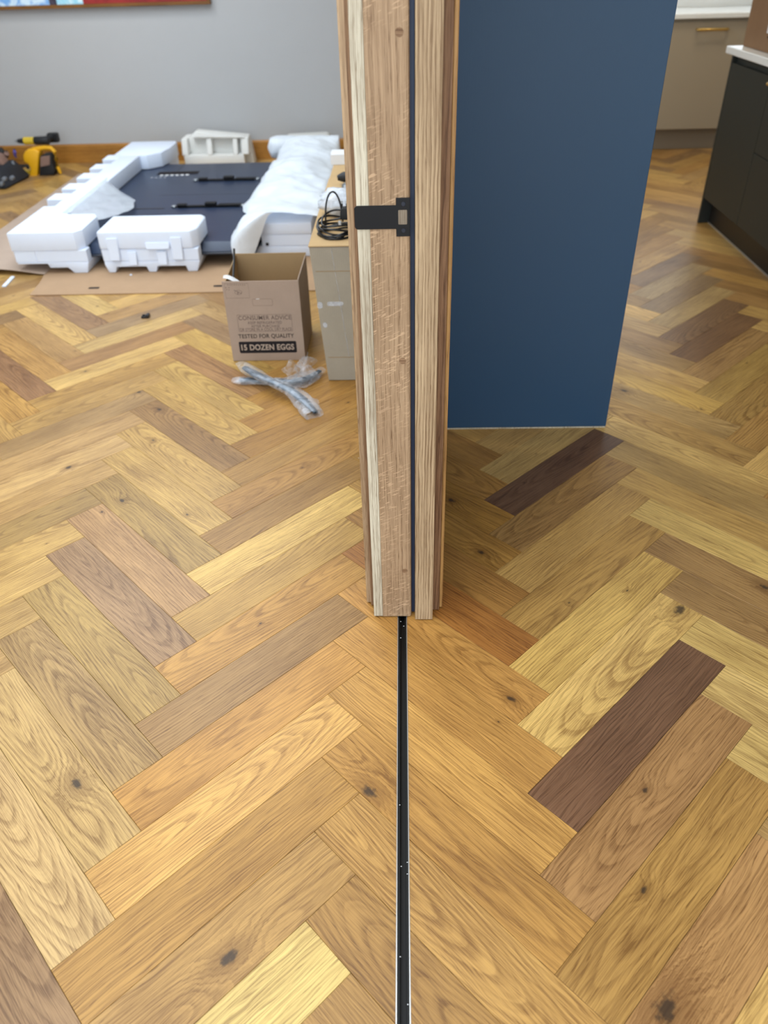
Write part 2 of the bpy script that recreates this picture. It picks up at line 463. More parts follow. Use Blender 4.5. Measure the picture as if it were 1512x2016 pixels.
class MB:
    def __init__(self):
        self.v = []
        self.f = []

    def _add(self, vs, fs):
        n = len(self.v)
        self.v += [tuple(p) for p in vs]
        self.f += [tuple(i + n for i in q) for q in fs]
        return self

    def box(self, x0, x1, y0, y1, z0, z1):
        vs = [(x0, y0, z0), (x1, y0, z0), (x1, y1, z0), (x0, y1, z0), (x0, y0, z1), (x1, y0, z1), (x1, y1, z1), (x0, y1, z1)]
        return self._add(vs, [(3, 2, 1, 0), (4, 5, 6, 7), (0, 1, 5, 4), (1, 2, 6, 5), (2, 3, 7, 6), (3, 0, 4, 7)])

    def hexa(self, low, high):
        """two quads (lists of 4 points, counter-clockwise seen from above)"""
        return self._add(list(low) + list(high), [(3, 2, 1, 0), (4, 5, 6, 7), (0, 1, 5, 4), (1, 2, 6, 5), (2, 3, 7, 6), (3, 0, 4, 7)])

    def prism(self, poly, axis, a0, a1):
        def P(p, a):
            return {'X': (a, p[0], p[1]), 'Y': (p[0], a, p[1]), 'Z': (p[0], p[1], a)}[axis]
        n = len(poly)
        vs = [P(p, a0) for p in poly] + [P(p, a1) for p in poly]
        fs = [tuple(range(n - 1, -1, -1)), tuple(range(n, 2 * n))]
        fs += [(i, (i + 1) % n, n + (i + 1) % n, n + i) for i in range(n)]
        return self._add(vs, fs)

    def cyl(self, a, b, r0, r1=None, n=16):
        r1 = r0 if r1 is None else r1
        a, b = Vector(a), Vector(b)
        d = (b - a).normalized()
        s = d.orthogonal().normalized()
        t = d.cross(s)
        vs = []
        for c, r in ((a, r0), (b, r1)):
            vs += [c + (s * math.cos(2 * math.pi * i / n) + t * math.sin(2 * math.pi * i / n)) * r for i in range(n)]
        fs = [tuple(range(n - 1, -1, -1)), tuple(range(n, 2 * n))]
        fs += [(i, (i + 1) % n, n + (i + 1) % n, n + i) for i in range(n)]
        return self._add(vs, fs)

    def tube(self, pts, r, n=8, closed=False, flat=1.0):
        pts = [Vector(p) for p in pts]
        m = len(pts)
        rs = r if isinstance(r, (list, tuple)) else [r] * m
        vs, prev = [], None
        for i, p in enumerate(pts):
            if closed:
                d = pts[(i + 1) % m] - pts[i - 1]
            else:
                d = pts[min(i + 1, m - 1)] - pts[max(i - 1, 0)]
            d.normalize()
            up = Vector((0, 0, 1)) if abs(d.z) < 0.95 else (prev or Vector((1, 0, 0)))
            s = d.cross(up).normalized()
            prev = up
            t = s.cross(d)
            for j in range(n):
                a = 2 * math.pi * j / n
                vs.append(p + s * math.cos(a) * rs[i] + t * math.sin(a) * rs[i] * flat)
        fs = []
        for i in range(m if closed else m - 1):
            k = (i + 1) % m
            for j in range(n):
                l = (j + 1) % n
                fs.append((i * n + j, i * n + l, k * n + l, k * n + j))
        if not closed:
            fs += [tuple(range(n - 1, -1, -1)), tuple((m - 1) * n + j for j in range(n))]
        return self._add(vs, fs)

    def grid(self, fn, nu, nv, closed_u=False):
        vs = [fn(i / nu if closed_u else i / (nu - 1), j / (nv - 1)) for j in range(nv) for i in range(nu)]
        fs = []
        for j in range(nv - 1):
            for i in range(nu if closed_u else nu - 1):
                k = (i + 1) % nu
                fs.append((j * nu + i, j * nu + k, (j + 1) * nu + k, (j + 1) * nu + i))
        return self._add(vs, fs)

    def mesh(self, name, org=(0, 0, 0), bevel=0.0, seg=1, smooth=False, sharp=35):
        me = bpy.data.meshes.new(name)
        bm = bmesh.new()
        o = Vector(org)
        bv = [bm.verts.new(Vector(p) - o) for p in self.v]
        for q in self.f:
            try:
                bm.faces.new([bv[i] for i in q])
            except ValueError:
                pass
        bmesh.ops.recalc_face_normals(bm, faces=bm.faces[:])
        if bevel:
            es = [e for e in bm.edges if len(e.link_faces) == 2 and e.calc_face_angle(0) > R(25)]
            bmesh.ops.bevel(bm, geom=es, offset=bevel, segments=seg, profile=0.5, affect='EDGES', clamp_overlap=True)
        if smooth:
            for f in bm.faces:
                f.smooth = True
            for e in bm.edges:
                if len(e.link_faces) == 2 and e.calc_face_angle(0) > R(sharp):
                    e.smooth = False
        bm.to_mesh(me)
        bm.free()
        return me

    def build(self, name, mat, parent=None, org=None, label=None, **kw):
        if parent is not None:
            org = ORG[parent.name]
        elif org is None:
            xs = list(zip(*self.v))
            org = ((min(xs[0]) + max(xs[0])) / 2, (min(xs[1]) + max(xs[1])) / 2, min(xs[2]))
        me = self.mesh(name, org, **kw)
        me.materials.append(MAT[mat] if isinstance(mat, str) else mat)
        o = bpy.data.objects.new(name, me)
        COL.objects.link(o)
        if parent is not None:
            o.parent = parent
        else:
            o.location = org
        ORG[o.name] = tuple(org)
        if label:
            o['label'] = label
        return o


def tag(o, label, cat, group=None, kind=None):
    o['label'] = label
    o['category'] = cat
    if group:
        o['group'] = group
    if kind:
        o['kind'] = kind
    return o


def thing(name, loc, label, cat, group=None, kind=None):
    o = bpy.data.objects.new(name, None)
    o.empty_display_size = 0.1
    COL.objects.link(o)
    o.location = loc
    ORG[o.name] = tuple(loc)
    return tag(o, label, cat, group, kind)


def rrect(x0, x1, y0, y1, r, n=5):
    pts = []
    for cx, cy, a0 in ((x1 - r, y1 - r, 0), (x0 + r, y1 - r, 90), (x0 + r, y0 + r, 180), (x1 - r, y0 + r, 270)):
        for i in range(n + 1):
            a = R(a0 + 90 * i / n)
            pts.append((cx + r * math.cos(a), cy + r * math.sin(a)))
    return pts


# ------------------------------------------------------------------ the floor: oak herringbone
W, L = 0.12, 0.60
OX, OY = -0.607524, 0.745169
S2 = math.sqrt(0.5)
TX0, TX1 = -0.0235, 0.0015          # the channel cut through the boards
XMIN, XMAX, YMIN, YMAX = -4.15, 3.9, -2.4, 6.76


def centre(t, c, k):
    if t == 'A':
        u, d = c * L - k * W + L / 2, c * L + k * W + W / 2
    else:
        u, d = c * L + L - k * W + W / 2, c * L + k * W + L / 2
    return OX + (u + d) * S2, OY + (u - d) * S2


TONE = {  # tones read from the photograph, board by board
    'A0': {3: (208, 175, 105), 2: (172, 130, 72), 1: (170, 125, 62), 0: (202, 153, 84), -1: (184, 133, 66),
           -2: (152, 114, 68), -3: (180, 131, 63), -4: (178, 136, 70), -5: (210, 168, 94), -6: (158, 116, 60),
           -7: (165, 119, 60), -8: (165, 122, 62), -9: (160, 115, 55), -10: (166, 119, 55), -11: (164, 118, 56), -12: (170, 125, 62)},
    'B0': {3: (160, 118, 62), 2: (182, 137, 74), 1: (172, 125, 62), 0: (192, 143, 74), -1: (180, 131, 66),
           -2: (178, 128, 64), -3: (160, 104, 46), -4: (156, 110, 52), -5: (160, 116, 52), -6: (158, 114, 48), -7: (158, 114, 54), -8: (160, 116, 58)},
    'A1': {2: (170, 126, 78), 1: (168, 126, 66), 0: (158, 116, 72), -1: (112, 78, 56), -2: (208, 168, 98),
           -3: (202, 162, 88), -4: (172, 131, 68), -5: (178, 138, 76), -6: (152, 114, 64), -7: (104, 74, 54),
           -8: (176, 142, 86), -9: (178, 140, 82)},
    'B1': {1: (196, 162, 98), 0: (202, 167, 103), -1: (206, 171, 102), -2: (156, 119, 72), -3: (160, 122, 74),
           -4: (204, 169, 99), -5: (188, 149, 84), -6: (172, 138, 83), -7: (200, 163, 98), -8: (172, 134, 76),
           -9: (170, 136, 84), -10: (190, 151, 80), -11: (190, 151, 90), -12: (160, 126, 80), -13: (158, 122, 78), -14: (180, 144, 92)},
    'A2': {-9: (162, 122, 66), -10: (158, 122, 66), -11: (166, 131, 70), -12: (158, 120, 72), -13: (124, 90, 60),
           -14: (128, 95, 64), -15: (174, 142, 92), -16: (142, 112, 76), -17: (166, 136, 92), -18: (140, 108, 74)},
    'A-1': {-3: (192, 152, 87), -4: (188, 148, 83), -5: (158, 123, 68), -6: (178, 138, 82), -7: (190, 150, 95),
            -8: (180, 140, 88), -9: (160, 124, 78), -10: (174, 134, 74), -11: (174, 132, 69), -12: (202, 162, 96),
            -13: (160, 118, 72), -14: (194, 158, 100), -15: (154, 122, 86), -16: (164, 124, 74)},
    'B-1': {2: (148, 113, 78), 1: (190, 154, 103), 0: (184, 148, 93), -1: (164, 129, 79), -2: (168, 133, 73),
            -3: (156, 119, 82), -4: (172, 130, 84), -5: (164, 128, 68), -6: (188, 148, 82), -7: (184, 144, 80),
            -8: (146, 108, 63), -9: (186, 146, 78), -10: (182, 144, 78), -11: (160, 117, 72), -12: (184, 146, 78),
            -13: (150, 118, 84), -14: (168, 134, 88)},
    'B-2': {-10: (180, 134, 68), -11: (146, 105, 70), -12: (178, 133, 73), -13: (168, 128, 78), -14: (194, 154, 92),
            -15: (144, 107, 72), -16: (190, 154, 92)},
}
KNOT = {('B', -1, 0): (0.11, 0.018, 0.016), ('A', 0, 2): (0.048, -0.015, 0.017), ('A', 1, 1): (-0.07, 0.032, 0.009),
        ('A', 1, 2): (-0.097, 0.025, 0.028), ('A', 1, 0): (-0.008, 0.018, 0.009), ('A', 1, -2): (0.277, -0.01, 0.021),
        ('A', 1, -3): (0.125, 0.004, 0.006), ('A', 1, -4): (-0.14, -0.035, 0.005), ('B', 0, -5): (0.221, -0.021, 0.012),
        ('B', 0, -2): (0.247, -0.013, 0.012), ('B', 0, 1): (-0.167, -0.044, 0.018), ('B', 1, -3): (0.005, 0.027, 0.014),
        ('B', -1, -6): (0.184, -0.026, 0.007), ('B', -1, -5): (-0.149, -0.009, 0.011), ('A', -1, -7): (0.081, -0.026, 0.013),
        ('B', -1, -7): (-0.163, 0.01, 0.010), ('B', -1, -8): (-0.227, 0.024, 0.013), ('A', -1, -9): (0.282, 0.049, 0.012),
        ('B', 0, -3): (-0.113, -0.03, 0.013), ('A', -1, -12): (-0.139, 0.019, 0.010), ('B', 1, -9): (-0.138, 0.016, 0.016),
        ('B', 0, -6): (0.111, -0.011, 0.012), ('A', 0, -3): (-0.03, -0.003, 0.005), ('B', -1, -4): (-0.258, 0.036, 0.005)}
CATHEDRAL = {('B', -1, -1), ('B', -1, -2), ('A', 1, 0), ('B', 1, -4), ('A', 0, 0), ('A', 1, -7), ('B', -1, -3), ('B', 0, 3),
             ('B', -1, 1), ('B', -1, 0), ('B', -1, -7), ('B', -1, -9), ('A', 0, -1), ('B', -2, -14), ('A', 1, 1), ('B', 0, 2), ('A', -1, -5)}
STRAIGHT = {('A', 0, -2), ('A', 0, 1), ('A', 0, -5), ('B', 0, 0), ('A', 1, -3), ('A', 1, -5), ('A', 1, -1), ('B', 0, -1), ('A', 0, 3)}
PALETTE = [(176, 134, 72), (166, 124, 66), (188, 148, 84), (156, 116, 66), (196, 156, 92), (148, 112, 72), (182, 140, 78), (172, 134, 82)]

fm = MB()
fm.box(XMIN - 0.1, XMAX + 0.6, YMIN - 0.2, 7.5, -0.10, -0.016)
floor = fm.build('floor', 'subfloor', org=(0, 0, 0))
tag(floor, 'oak herringbone floor of mixed tan, golden and dark brown boards', 'floor', kind='structure')

ZT = 0.0
pm = MB()
pm.box(-L / 2 + 0.0003, L / 2 - 0.0003, -W / 2 + 0.0003, W / 2 - 0.0003, -0.014, 0.0)
PLANK = pm.mesh('plank', bevel=0.0006)
PLANK.materials.append(MAT['plank'])


def project(p):
    d = Vector(p) - Vector((0, 0, CAMH))
    z = d.dot(FW)
    if z < 0.1:
        return None
    return 756 + FPX * d.dot(RT) / z, 1008 - FPX * d.dot(UP) / z, z


boards = []
for t in 'AB':
    for c in range(-9, 10):
        for k in range(-75, 45):
            x, y = centre(t, c, k)
            if not (XMIN + 0.15 < x < XMAX and YMIN < y < (YMAX - 0.05 if x < 0.2 else 6.98)):
                continue
            # portion of the board that falls in the frame, by samples along it
            dx, dy = (S2, S2) if t == 'A' else (S2, -S2)
            wgt = 0.0
            for s in range(-4, 5):
                q = project((x + dx * s * 0.07, y + dy * s * 0.07, 0))
                if q and 0 < q[0] < 1512 and 0 < q[1] < 2016:
                    # boards behind the blue panel or under the packing show nothing
                    hid = (883 < q[0] < 1192 + 0.166 * (841 - q[1]) and q[1] < 841) or (q[0] < 690 and q[1] < 560)
                    wgt += (0.1 if hid else 1.0) / q[2] ** 3
            boards.append((wgt, t, c, k, x, y))
boards.sort(key=lambda b: -b[0])


def tone(t, c, k, rr):
    v = TONE.get('%s%d' % (t, c), {}).get(k)
    if v is None:
        v = rr.choice(PALETTE)
        s = rr.uniform(0.93, 1.06)
        v = tuple(q * s for q in v)
    v = lin(v)
    g = 0.2126 * v[0] + 0.7152 * v[1] + 0.0722 * v[2]
    v = tuple(max(0.004, g + (q - g) * 0.96) for q in v)
    return (v[0] * 1.06, v[1] * 1.11, v[2] * 1.06)


far = []
for i, (wgt, t, c, k, x, y) in enumerate(boards):
    rr = random.Random('%s %d %d' % (t, c, k))
    rot = R(45) if t == 'A' else R(-45)
    colr = tone(t, c, k, rr)
    seed = rr.uniform(0, 10)
    if i >= 300:
        far.append((t, x, y, rot, colr, seed))
        continue
    me = PLANK
    if abs(x - (TX0 + TX1) / 2) < (L + W) * S2 / 2 + 0.02:
        # this board meets the channel: cut its own copy back to the channel's edges
        cut = bmesh.new()
        M = Matrix.Rotation(-rot, 3, 'Z')
        src = bmesh.new()
        src.from_mesh(PLANK)
        pieces = []
        for side, xe in ((-1, TX0), (1, TX1)):
            b = src.copy()
            co = M @ Vector((xe - x, -y + y, 0))
            no = M @ Vector((-side, 0, 0))
            g = b.verts[:] + b.edges[:] + b.faces[:]
            res = bmesh.ops.bisect_plane(b, geom=g, plane_co=co, plane_no=no, clear_outer=True, dist=1e-6)
            es = [e for e in res['geom_cut'] if isinstance(e, bmesh.types.BMEdge)]
            if es:
                bmesh.ops.contextual_create(b, geom=es)
            if b.faces:
                tmp = bpy.data.meshes.new('cut_plank')
                b.to_mesh(tmp)
                pieces.append(tmp)
            b.free()
        for tmp in pieces:
            cut.from_mesh(tmp)
            bpy.data.meshes.remove(tmp)
        src.free()
        me = bpy.data.meshes.new('plank_cut')
        cut.to_mesh(me)
        cut.free()
        me.materials.append(MAT['plank'])
    o = bpy.data.objects.new('plank', me)
    COL.objects.link(o)
    o.parent = floor
    o.location = (x, y, rr.uniform(-0.00012, 0.00012))
    o.rotation_euler = (0, 0, rot)
    o.color = (*colr, 1)
    key = (t, c, k)
    o['seed'] = seed
    if key in CATHEDRAL:
        g = (rr.uniform(-0.015, 0.015), rr.uniform(0.015, 0.04), rr.choice((-1, 1)) * rr.uniform(0.07, 0.13))
    elif key in STRAIGHT:
        g = (rr.choice((-1, 1)) * rr.uniform(0.12, 0.2), 0.03, rr.uniform(-0.03, 0.03))
    else:
        g = (rr.uniform(-0.12, 0.12), rr.uniform(0.02, 0.06), rr.choice((-1, 1)) * rr.uniform(0.02, 0.12))
    o['grain'] = list(g)
    kn = KNOT.get(key)
    if kn is None and rr.random() < 0.3:
        kn = (rr.uniform(-0.27, 0.27), rr.uniform(-0.045, 0.045), rr.uniform(0.002, 0.0055))
    o['knot'] = list(kn or (0.0, 0.0, 0.0))

# the boards beyond the three hundred largest, still real boards with joints, as one part
vs, fs, pos, ton = [], [], [], []
hx, hy, bv = L / 2 - 0.0003, W / 2 - 0.0003, 0.0006
for t, x, y, rot, colr, seed in far:
    if abs(x - (TX0 + TX1) / 2) < 0.25 and y < 0.3:
        continue_cut = True
    ca, sa = math.cos(rot), math.sin(rot)
    loc = [(-hx, -hy, -0.014), (hx, -hy, -0.014), (hx, hy, -0.014), (-hx, hy, -0.014),
           (-hx, -hy, -bv), (hx, -hy, -bv), (hx, hy, -bv), (-hx, hy, -bv),
           (-hx + bv, -hy + bv, 0), (hx - bv, -hy + bv, 0), (hx - bv, hy - bv, 0), (-hx + bv, hy - bv, 0)]
    n = len(vs)
    for p in loc:
        vs.append((x + p[0] * ca - p[1] * sa, y + p[0] * sa + p[1] * ca, p[2]))
        pos.append((p[0], p[1], seed))
        ton.append((*colr, 1))
    for a in range(4):
        b = (a + 1) % 4
        fs += [(n + a, n + b, n + 4 + b, n + 4 + a), (n + 4 + a, n + 4 + b, n + 8 + b, n + 8 + a)]
    fs.append((n + 8, n + 9, n + 10, n + 11))
me = bpy.data.meshes.new('far_planks')
me.from_pydata(vs, [], fs)
at = me.attributes.new('plank_pos', 'FLOAT_VECTOR', 'POINT')
at.data.foreach_set('vector', [q for p in pos for q in p])
at = me.attributes.new('plank_tone', 'FLOAT_COLOR', 'POINT')
at.data.foreach_set('color', [q for p in ton for q in p])
me.materials.append(MAT['plank_stuff'])
bmx = bmesh.new()
bmx.from_mesh(me)
# cut the channel through these as well
for side, xe in ((-1, TX0), (1, TX1)):
    bmesh.ops.bisect_plane(bmx, geom=bmx.verts[:] + bmx.edges[:] + bmx.faces[:], plane_co=(xe, 0, 0), plane_no=(1, 0, 0), dist=1e-6)
dead = [f for f in bmx.faces if TX0 < f.calc_center_median().x < TX1]
bmesh.ops.delete(bmx, geom=dead, context='FACES')
bmx.to_mesh(me)
bmx.free()
fo = bpy.data.objects.new('far_planks', me)
COL.objects.link(fo)
fo.parent = floor
fo['kind'] = 'stuff'

# ------------------------------------------------------------------ the room
CEIL = 2.60


def struct(name, mb, mat, label, cat, **kw):
    o = mb.build(name, mat, **kw)
    return tag(o, label, cat, kind='structure')


struct('wall_back', MB().box(-4.2, 0.16, 6.75, 6.9, -0.016, CEIL), 'wall', 'plain grey painted wall behind the packing foam', 'wall')
struct('wall_return', MB().box(0.16, 0.28, 6.75, 7.5, -0.016, CEIL), 'cream', 'short cream wall between the grey wall and the kitchen units', 'wall')
struct('wall_left', MB().box(-4.35, -4.2, -2.6, 6.9, -0.016, CEIL), 'wall', 'grey side wall beyond the tool bag', 'wall')
struct('wall_right', MB().box(4.0, 4.15, -2.6, 7.5, -0.016, CEIL), 'cream', 'cream side wall beyond the dark island', 'wall')
kw = MB()
KX0, KX1, KZ0, KZ1 = 1.55, 3.6, 1.12, 2.3  # opening added above the units to throw glare on the floor
kw.box(0.28, KX0, 7.36, 7.5, -0.016, CEIL).box(KX1, 4.0, 7.36, 7.5, -0.016, CEIL)
kw.box(KX0, KX1, 7.36, 7.5, -0.016, KZ0).box(KX0, KX1, 7.36, 7.5, KZ1, CEIL)
struct('wall_kitchen', kw, 'cream', 'cream kitchen wall above the white worktop', 'wall')
win = thing('added_window_1', ((KX0 + KX1) / 2, 7.43, KZ0), 'unseen white framed window added above the taupe units for glare on the floor', 'window', kind='structure')
wf = MB()
for a in (KX0, (KX0 + KX1) / 2 - 0.03, KX1 - 0.06):
    wf.box(a, a + 0.06, 7.40, 7.46, KZ0, KZ1)
wf.box(KX0 + 0.06, KX1 - 0.06, 7.40, 7.46, KZ0, KZ0 + 0.05).box(KX0 + 0.06, KX1 - 0.06, 7.40, 7.46, KZ1 - 0.05, KZ1)
wf.build('added_window_frame', 'ceiling', win, bevel=0.003)

bb = MB().prism([(6.75, 0.0), (6.73, 0.0), (6.73, 0.128), (6.738, 0.140), (6.75, 0.140)], 'X', -4.2, 0.16)
struct('baseboard_back', bb, 'skirt', 'golden oak skirting board along the grey wall', 'skirting')
struct('baseboard_left', MB().prism([(-4.2, 0.0), (-4.18, 0.0), (-4.18, 0.128), (-4.188, 0.14), (-4.2, 0.14)], 'Y', -2.4, 6.73), 'skirt',
       'oak skirting board along the side wall', 'skirting')

cl = MB()
holes = [(-2.8, -0.6, 2.8, 5.8), (-2.3, 0.3, -0.1, 1.9)]
ys = [-2.6, -0.1, 1.9, 2.8, 5.8, 7.5]
cl.box(-4.35, 4.15, -2.6, -0.1, CEIL, CEIL + 0.1)
cl.box(-4.35, -2.3, -0.1, 1.9, CEIL, CEIL + 0.1).box(0.3, 4.15, -0.1, 1.9, CEIL, CEIL + 0.1)
cl.box(-4.35, 4.15, 1.9, 2.8, CEIL, CEIL + 0.1)
cl.box(-4.35, -2.8, 2.8, 5.8, CEIL, CEIL + 0.1).box(-0.6, 4.15, 2.8, 5.8, CEIL, CEIL + 0.1)
cl.box(-4.35, 4.15, 5.8, 7.5, CEIL, CEIL + 0.1)
struct('ceiling', cl, 'ceiling', 'white ceiling with two roof windows', 'ceiling')
struct('trim_1', MB().box(-0.07, 0.05, -2.5, 6.75, 2.42, CEIL), 'oak_edge', 'oak door head running above the floor channel', 'door head')

# ------------------------------------------------------------------ channel in the floor
tr = thing('floor_channel', (-0.011, 2.0, 0), 'black door channel with thin silver edges let into the oak floor', 'door track')
y0, y1 = -2.3, 6.73
MB().box(TX0 + 0.0005, TX1 - 0.0005, y0, y1, -0.0155, -0.0125).build('channel_bed', 'track_black', tr)
for s, e in ((1, TX0), (-1, TX1)):
    a, b = sorted((e + s * 0.0002, e + s * 0.0024))
    MB().box(a, b, y0, y1, -0.0125, 0.0008).build('silver_edge', 'alu', tr, bevel=0.0004, label='thin bright silver edge of the channel')
    a, b = sorted((e + s * 0.0025, e + s * 0.0072))
    MB().box(a, b, y0, y1, -0.0125, -0.0022).build('brush_strip', 'track_black', tr, bevel=0.0006)
# crumbs of dust in the channel
for i, (px, py) in enumerate(((789, 1223), (795, 1232), (789, 1255), (787, 1584), (802, 1697), (790, 1705), (802, 1720), (788, 1883), (803, 1977), (706, 902))):
    q = zpl(px, py, 0.0)
    z = -0.0022 if i < 9 else 0.0
    m = MB().tube([(q.x - 0.0012, q.y, z + 0.0007), (q.x, q.y + 0.0002, z + 0.0009), (q.x + 0.0011, q.y + 0.0003, z + 0.0006)], [0.0004, 0.0009, 0.0005], 6)
    tag(m.build('dust_crumb', 'white_paper', smooth=True), 'tiny pale crumb of dust in the black floor channel' if i < 9 else 'tiny pale crumb of dust on the boards left of the oak door edge', 'crumb', 'dust crumbs by the channel' if i < 9 else None)

# ------------------------------------------------------------------ folding doors
DT = 2.41
d1 = thing('door_1', (-0.04, 1.44, 0), 'oak edged folding door with the black strike plate, standing on the floor channel', 'door', kind='structure')
ZB = 0.004
st = MB().prism([(-0.060, 1.4205), (0.006, 1.4205), (0.0105, 1.4225), (0.0125, 1.4275), (0.0125, 1.462), (-0.060, 1.462)], 'Z', ZB, DT)
st.build('oak_stile', 'oak_tan', d1)
MB().box(-0.083, -0.0603, 1.4205, 1.462, ZB, DT).build('sapwood_strip', 'oak_pale', d1, bevel=0.0012, label='pale cream sapwood strip')
MB().box(-0.0915, -0.079, 1.4622, 1.52, ZB, DT).build('rebate', 'oak_rebate_shaded', d1, label='rebate beside the pale strip with recess shade in its brown tone')
MB().prism([(-0.0918, 1.473), (-0.0918, 1.53), (-0.104, 1.53), (-0.104, 1.478), (-0.101, 1.473)], 'Z', ZB, DT).build('edge_bead', 'oak_edge', d1)
MB().box(-0.0790, 0.0125, 1.4622, 2.30, ZB, DT).build('door_panel', 'blue', d1, bevel=0.002, label='blue painted door face')
MB().box(0.0127, 0.0205, 1.437, 2.30, ZB, DT).build('blue_edge', 'navy', d1, label='narrow navy blue edge in the joint')
# strike plate: T shaped, with screws and a latch opening
YP = 1.4204


def pp(px, py, y=YP):
    q = ypl(px, py, y)
    return q.x, q.z


xl, xm, xr = -0.0872, -0.0126, 0.0124
zt, zb, zT, zB = 1.0115, 0.9705, 1.0240, 0.9570
rr_ = 0.006
prof = [(xr, zB), (xr, zT), (xm, zT), (xm, zt)]
for i in range(6):
    a = R(90 + 18 * i)
    prof.append((xl + rr_ + rr_ * math.cos(a), zt - rr_ + rr_ * math.sin(a)))
for i in range(6):
    a = R(180 + 18 * i)
    prof.append((xl + rr_ + rr_ * math.cos(a), zb + rr_ + rr_ * math.sin(a)))
prof += [(xm, zb), (xm, zB)]
pl = MB().prism(prof, 'Y', YP - 0.0022, YP - 0.0002).build('strike_plate', 'black_metal', d1, bevel=0.0005, label='black metal strike plate shaped like a T')
MB().prism(rrect(-0.0085, 0.0072, 0.9785, 1.0035, 0.0015), 'Y', YP - 0.0026, YP - 0.0023).build('latch_opening', 'latch_wood', pl, label='small bare wood latch opening')
for z in (1.0135, 0.9675):
    s = MB().cyl((0.0005, YP - 0.0028, z), (0.0005, YP - 0.0022, z), 0.0038, 0.0042, 14)
    so = s.build('screw', 'screw', pl, bevel=0.0002)
for z in (1.2725, 0.711, 0.156):
    MB().cyl((-0.0035, YP - 0.0004, z), (-0.0035, YP + 0.001, z), 0.0068, n=18).build('wood_plug', 'plug', d1, label='round darker wood plug')

d2 = thing('door_2', (0.055, 1.44, 0), 'folding door leaf with straight oak lipping beside the narrow navy joint', 'door', kind='structure')
MB().box(0.0215, 0.0655, 1.4085, 1.447, 0.003, DT).build('oak_lipping', 'oak_strip', d2, bevel=0.0012)
MB().box(0.0657, 0.0835, 1.443, 1.49, ZB, DT).build('side_rail', 'oak_shaded', d2, bevel=0.0008, label='oak side of the leaf with shade in its brown tone')
MB().box(0.0837, 0.0920, 1.452, 1.50, ZB, DT).build('edge_bead', 'oak_gold', d2, bevel=0.0015, label='golden oak bead')
MB().box(0.0215, 0.0655, 1.4472, 2.30, ZB, DT).build('door_panel', 'blue', d2, bevel=0.002)
MB().box(0.0657, 0.0800, 1.4902, 2.30, ZB, DT).build('door_face', 'blue', d2, bevel=0.002)

d3 = thing('door_3', (0.36, 2.38, 0), 'wide flat blue door panel folded square to the floor channel', 'door', kind='structure')
MB().box(0.0, 0.704, 2.36, 2.402, 0.006, DT).build('door_panel', 'blue', d3, bevel=0.0015)
MB().box(0.002, 0.702, 2.3605, 2.4015, 0.001, 0.0058).build('bottom_edge', 'oak_pale', d3, label='thin pale bottom edge')

# ------------------------------------------------------------------ picture on the wall
pic = thing('wall_picture', (-2.45, 6.73, 1.06), 'wood framed wall picture in blocks of pale blue and red', 'picture')
px0, px1, pz0, pz1 = -3.5, -1.395, 1.062, 1.86
MB().box(px0, px1, 6.70, 6.749, pz0, pz0 + 0.022).build('frame_rail', 'frame', pic, bevel=0.002)
MB().box(px0, px1, 6.70, 6.749, pz1 - 0.022, pz1).build('frame_rail', 'frame', pic, bevel=0.002)
MB().box(px0, px0 + 0.022, 6.70, 6.749, pz0 + 0.0222, pz1 - 0.0222).build('frame_rail', 'frame', pic, bevel=0.002)
MB().box(px1 - 0.022, px1, 6.70, 6.749, pz0 + 0.0222, pz1 - 0.0222).build('frame_rail', 'frame', pic, bevel=0.002)
for a, b, m in ((px0 + 0.0225, -2.585, 'paint_blue'), (-2.5845, -2.53, 'paint_dark'), (-2.5295, -2.335, 'paint_cyan'), (-2.3345, px1 - 0.0225, 'paint_red')):
    MB().box(a, b, 6.722, 6.745, pz0 + 0.0225, pz1 - 0.0225).build('picture_panel', m, pic)

# ------------------------------------------------------------------ television and its packing
sheet_z = 0.006
cs = thing('cardboard_sheet', (-1.1, 4.9, 0), 'large flat cardboard sheet on the floor under the television', 'cardboard')
sh = MB()
sh.prism([(-1.885, 3.735), (-0.215, 3.735), (-0.215, 6.30), (-1.955, 6.30), (-1.955, 4.2), (-1.9, 3.9)], 'Z', 0.0008, sheet_z)
sh.build('board', 'card_sheet', cs, bevel=0.0008)
for px, py in ((185, 567), (431, 563)):
    q = zpl(px, py, sheet_z)
    MB().prism(rrect(q.x - 0.028, q.x + 0.028, q.y - 0.012, q.y + 0.012, 0.008), 'Z', sheet_z + 0.0001, sheet_z + 0.0006).build('hand_slot', 'ink', cs, label='dark slot in the cardboard')

m = MB()


def leftsheet(u, v):
    x = -2.52 + (0.60 if v < 0.12 else 0.46) * u
    y = 4.03 + 2.25 * v + 0.05 * (1 - u)
    z = 0.004 + 0.026 * math.sin(math.pi * min(1, u * 1.02)) * (1 - 0.75 * v) + 0.006 * (1 - v)
    return (x, y, z)


m.grid(leftsheet, 14, 30)
m.grid(lambda u, v: tuple(Vector(leftsheet(u, v)) + Vector((0, 0, -0.003))), 14, 30)
for j, fn in enumerate((lambda u, v: tuple(Vector(leftsheet(u, 0)) - Vector((0, 0, 0.003 * v))), lambda u, v: tuple(Vector(leftsheet(0, u)) - Vector((0, 0, 0.003 * v))))):
    m.grid(fn, 14, 2)
tag(m.build('cardboard_flap', 'card_pink', smooth=True), 'bent pinkish cardboard flap sticking out left of the white foam corner', 'cardboard')

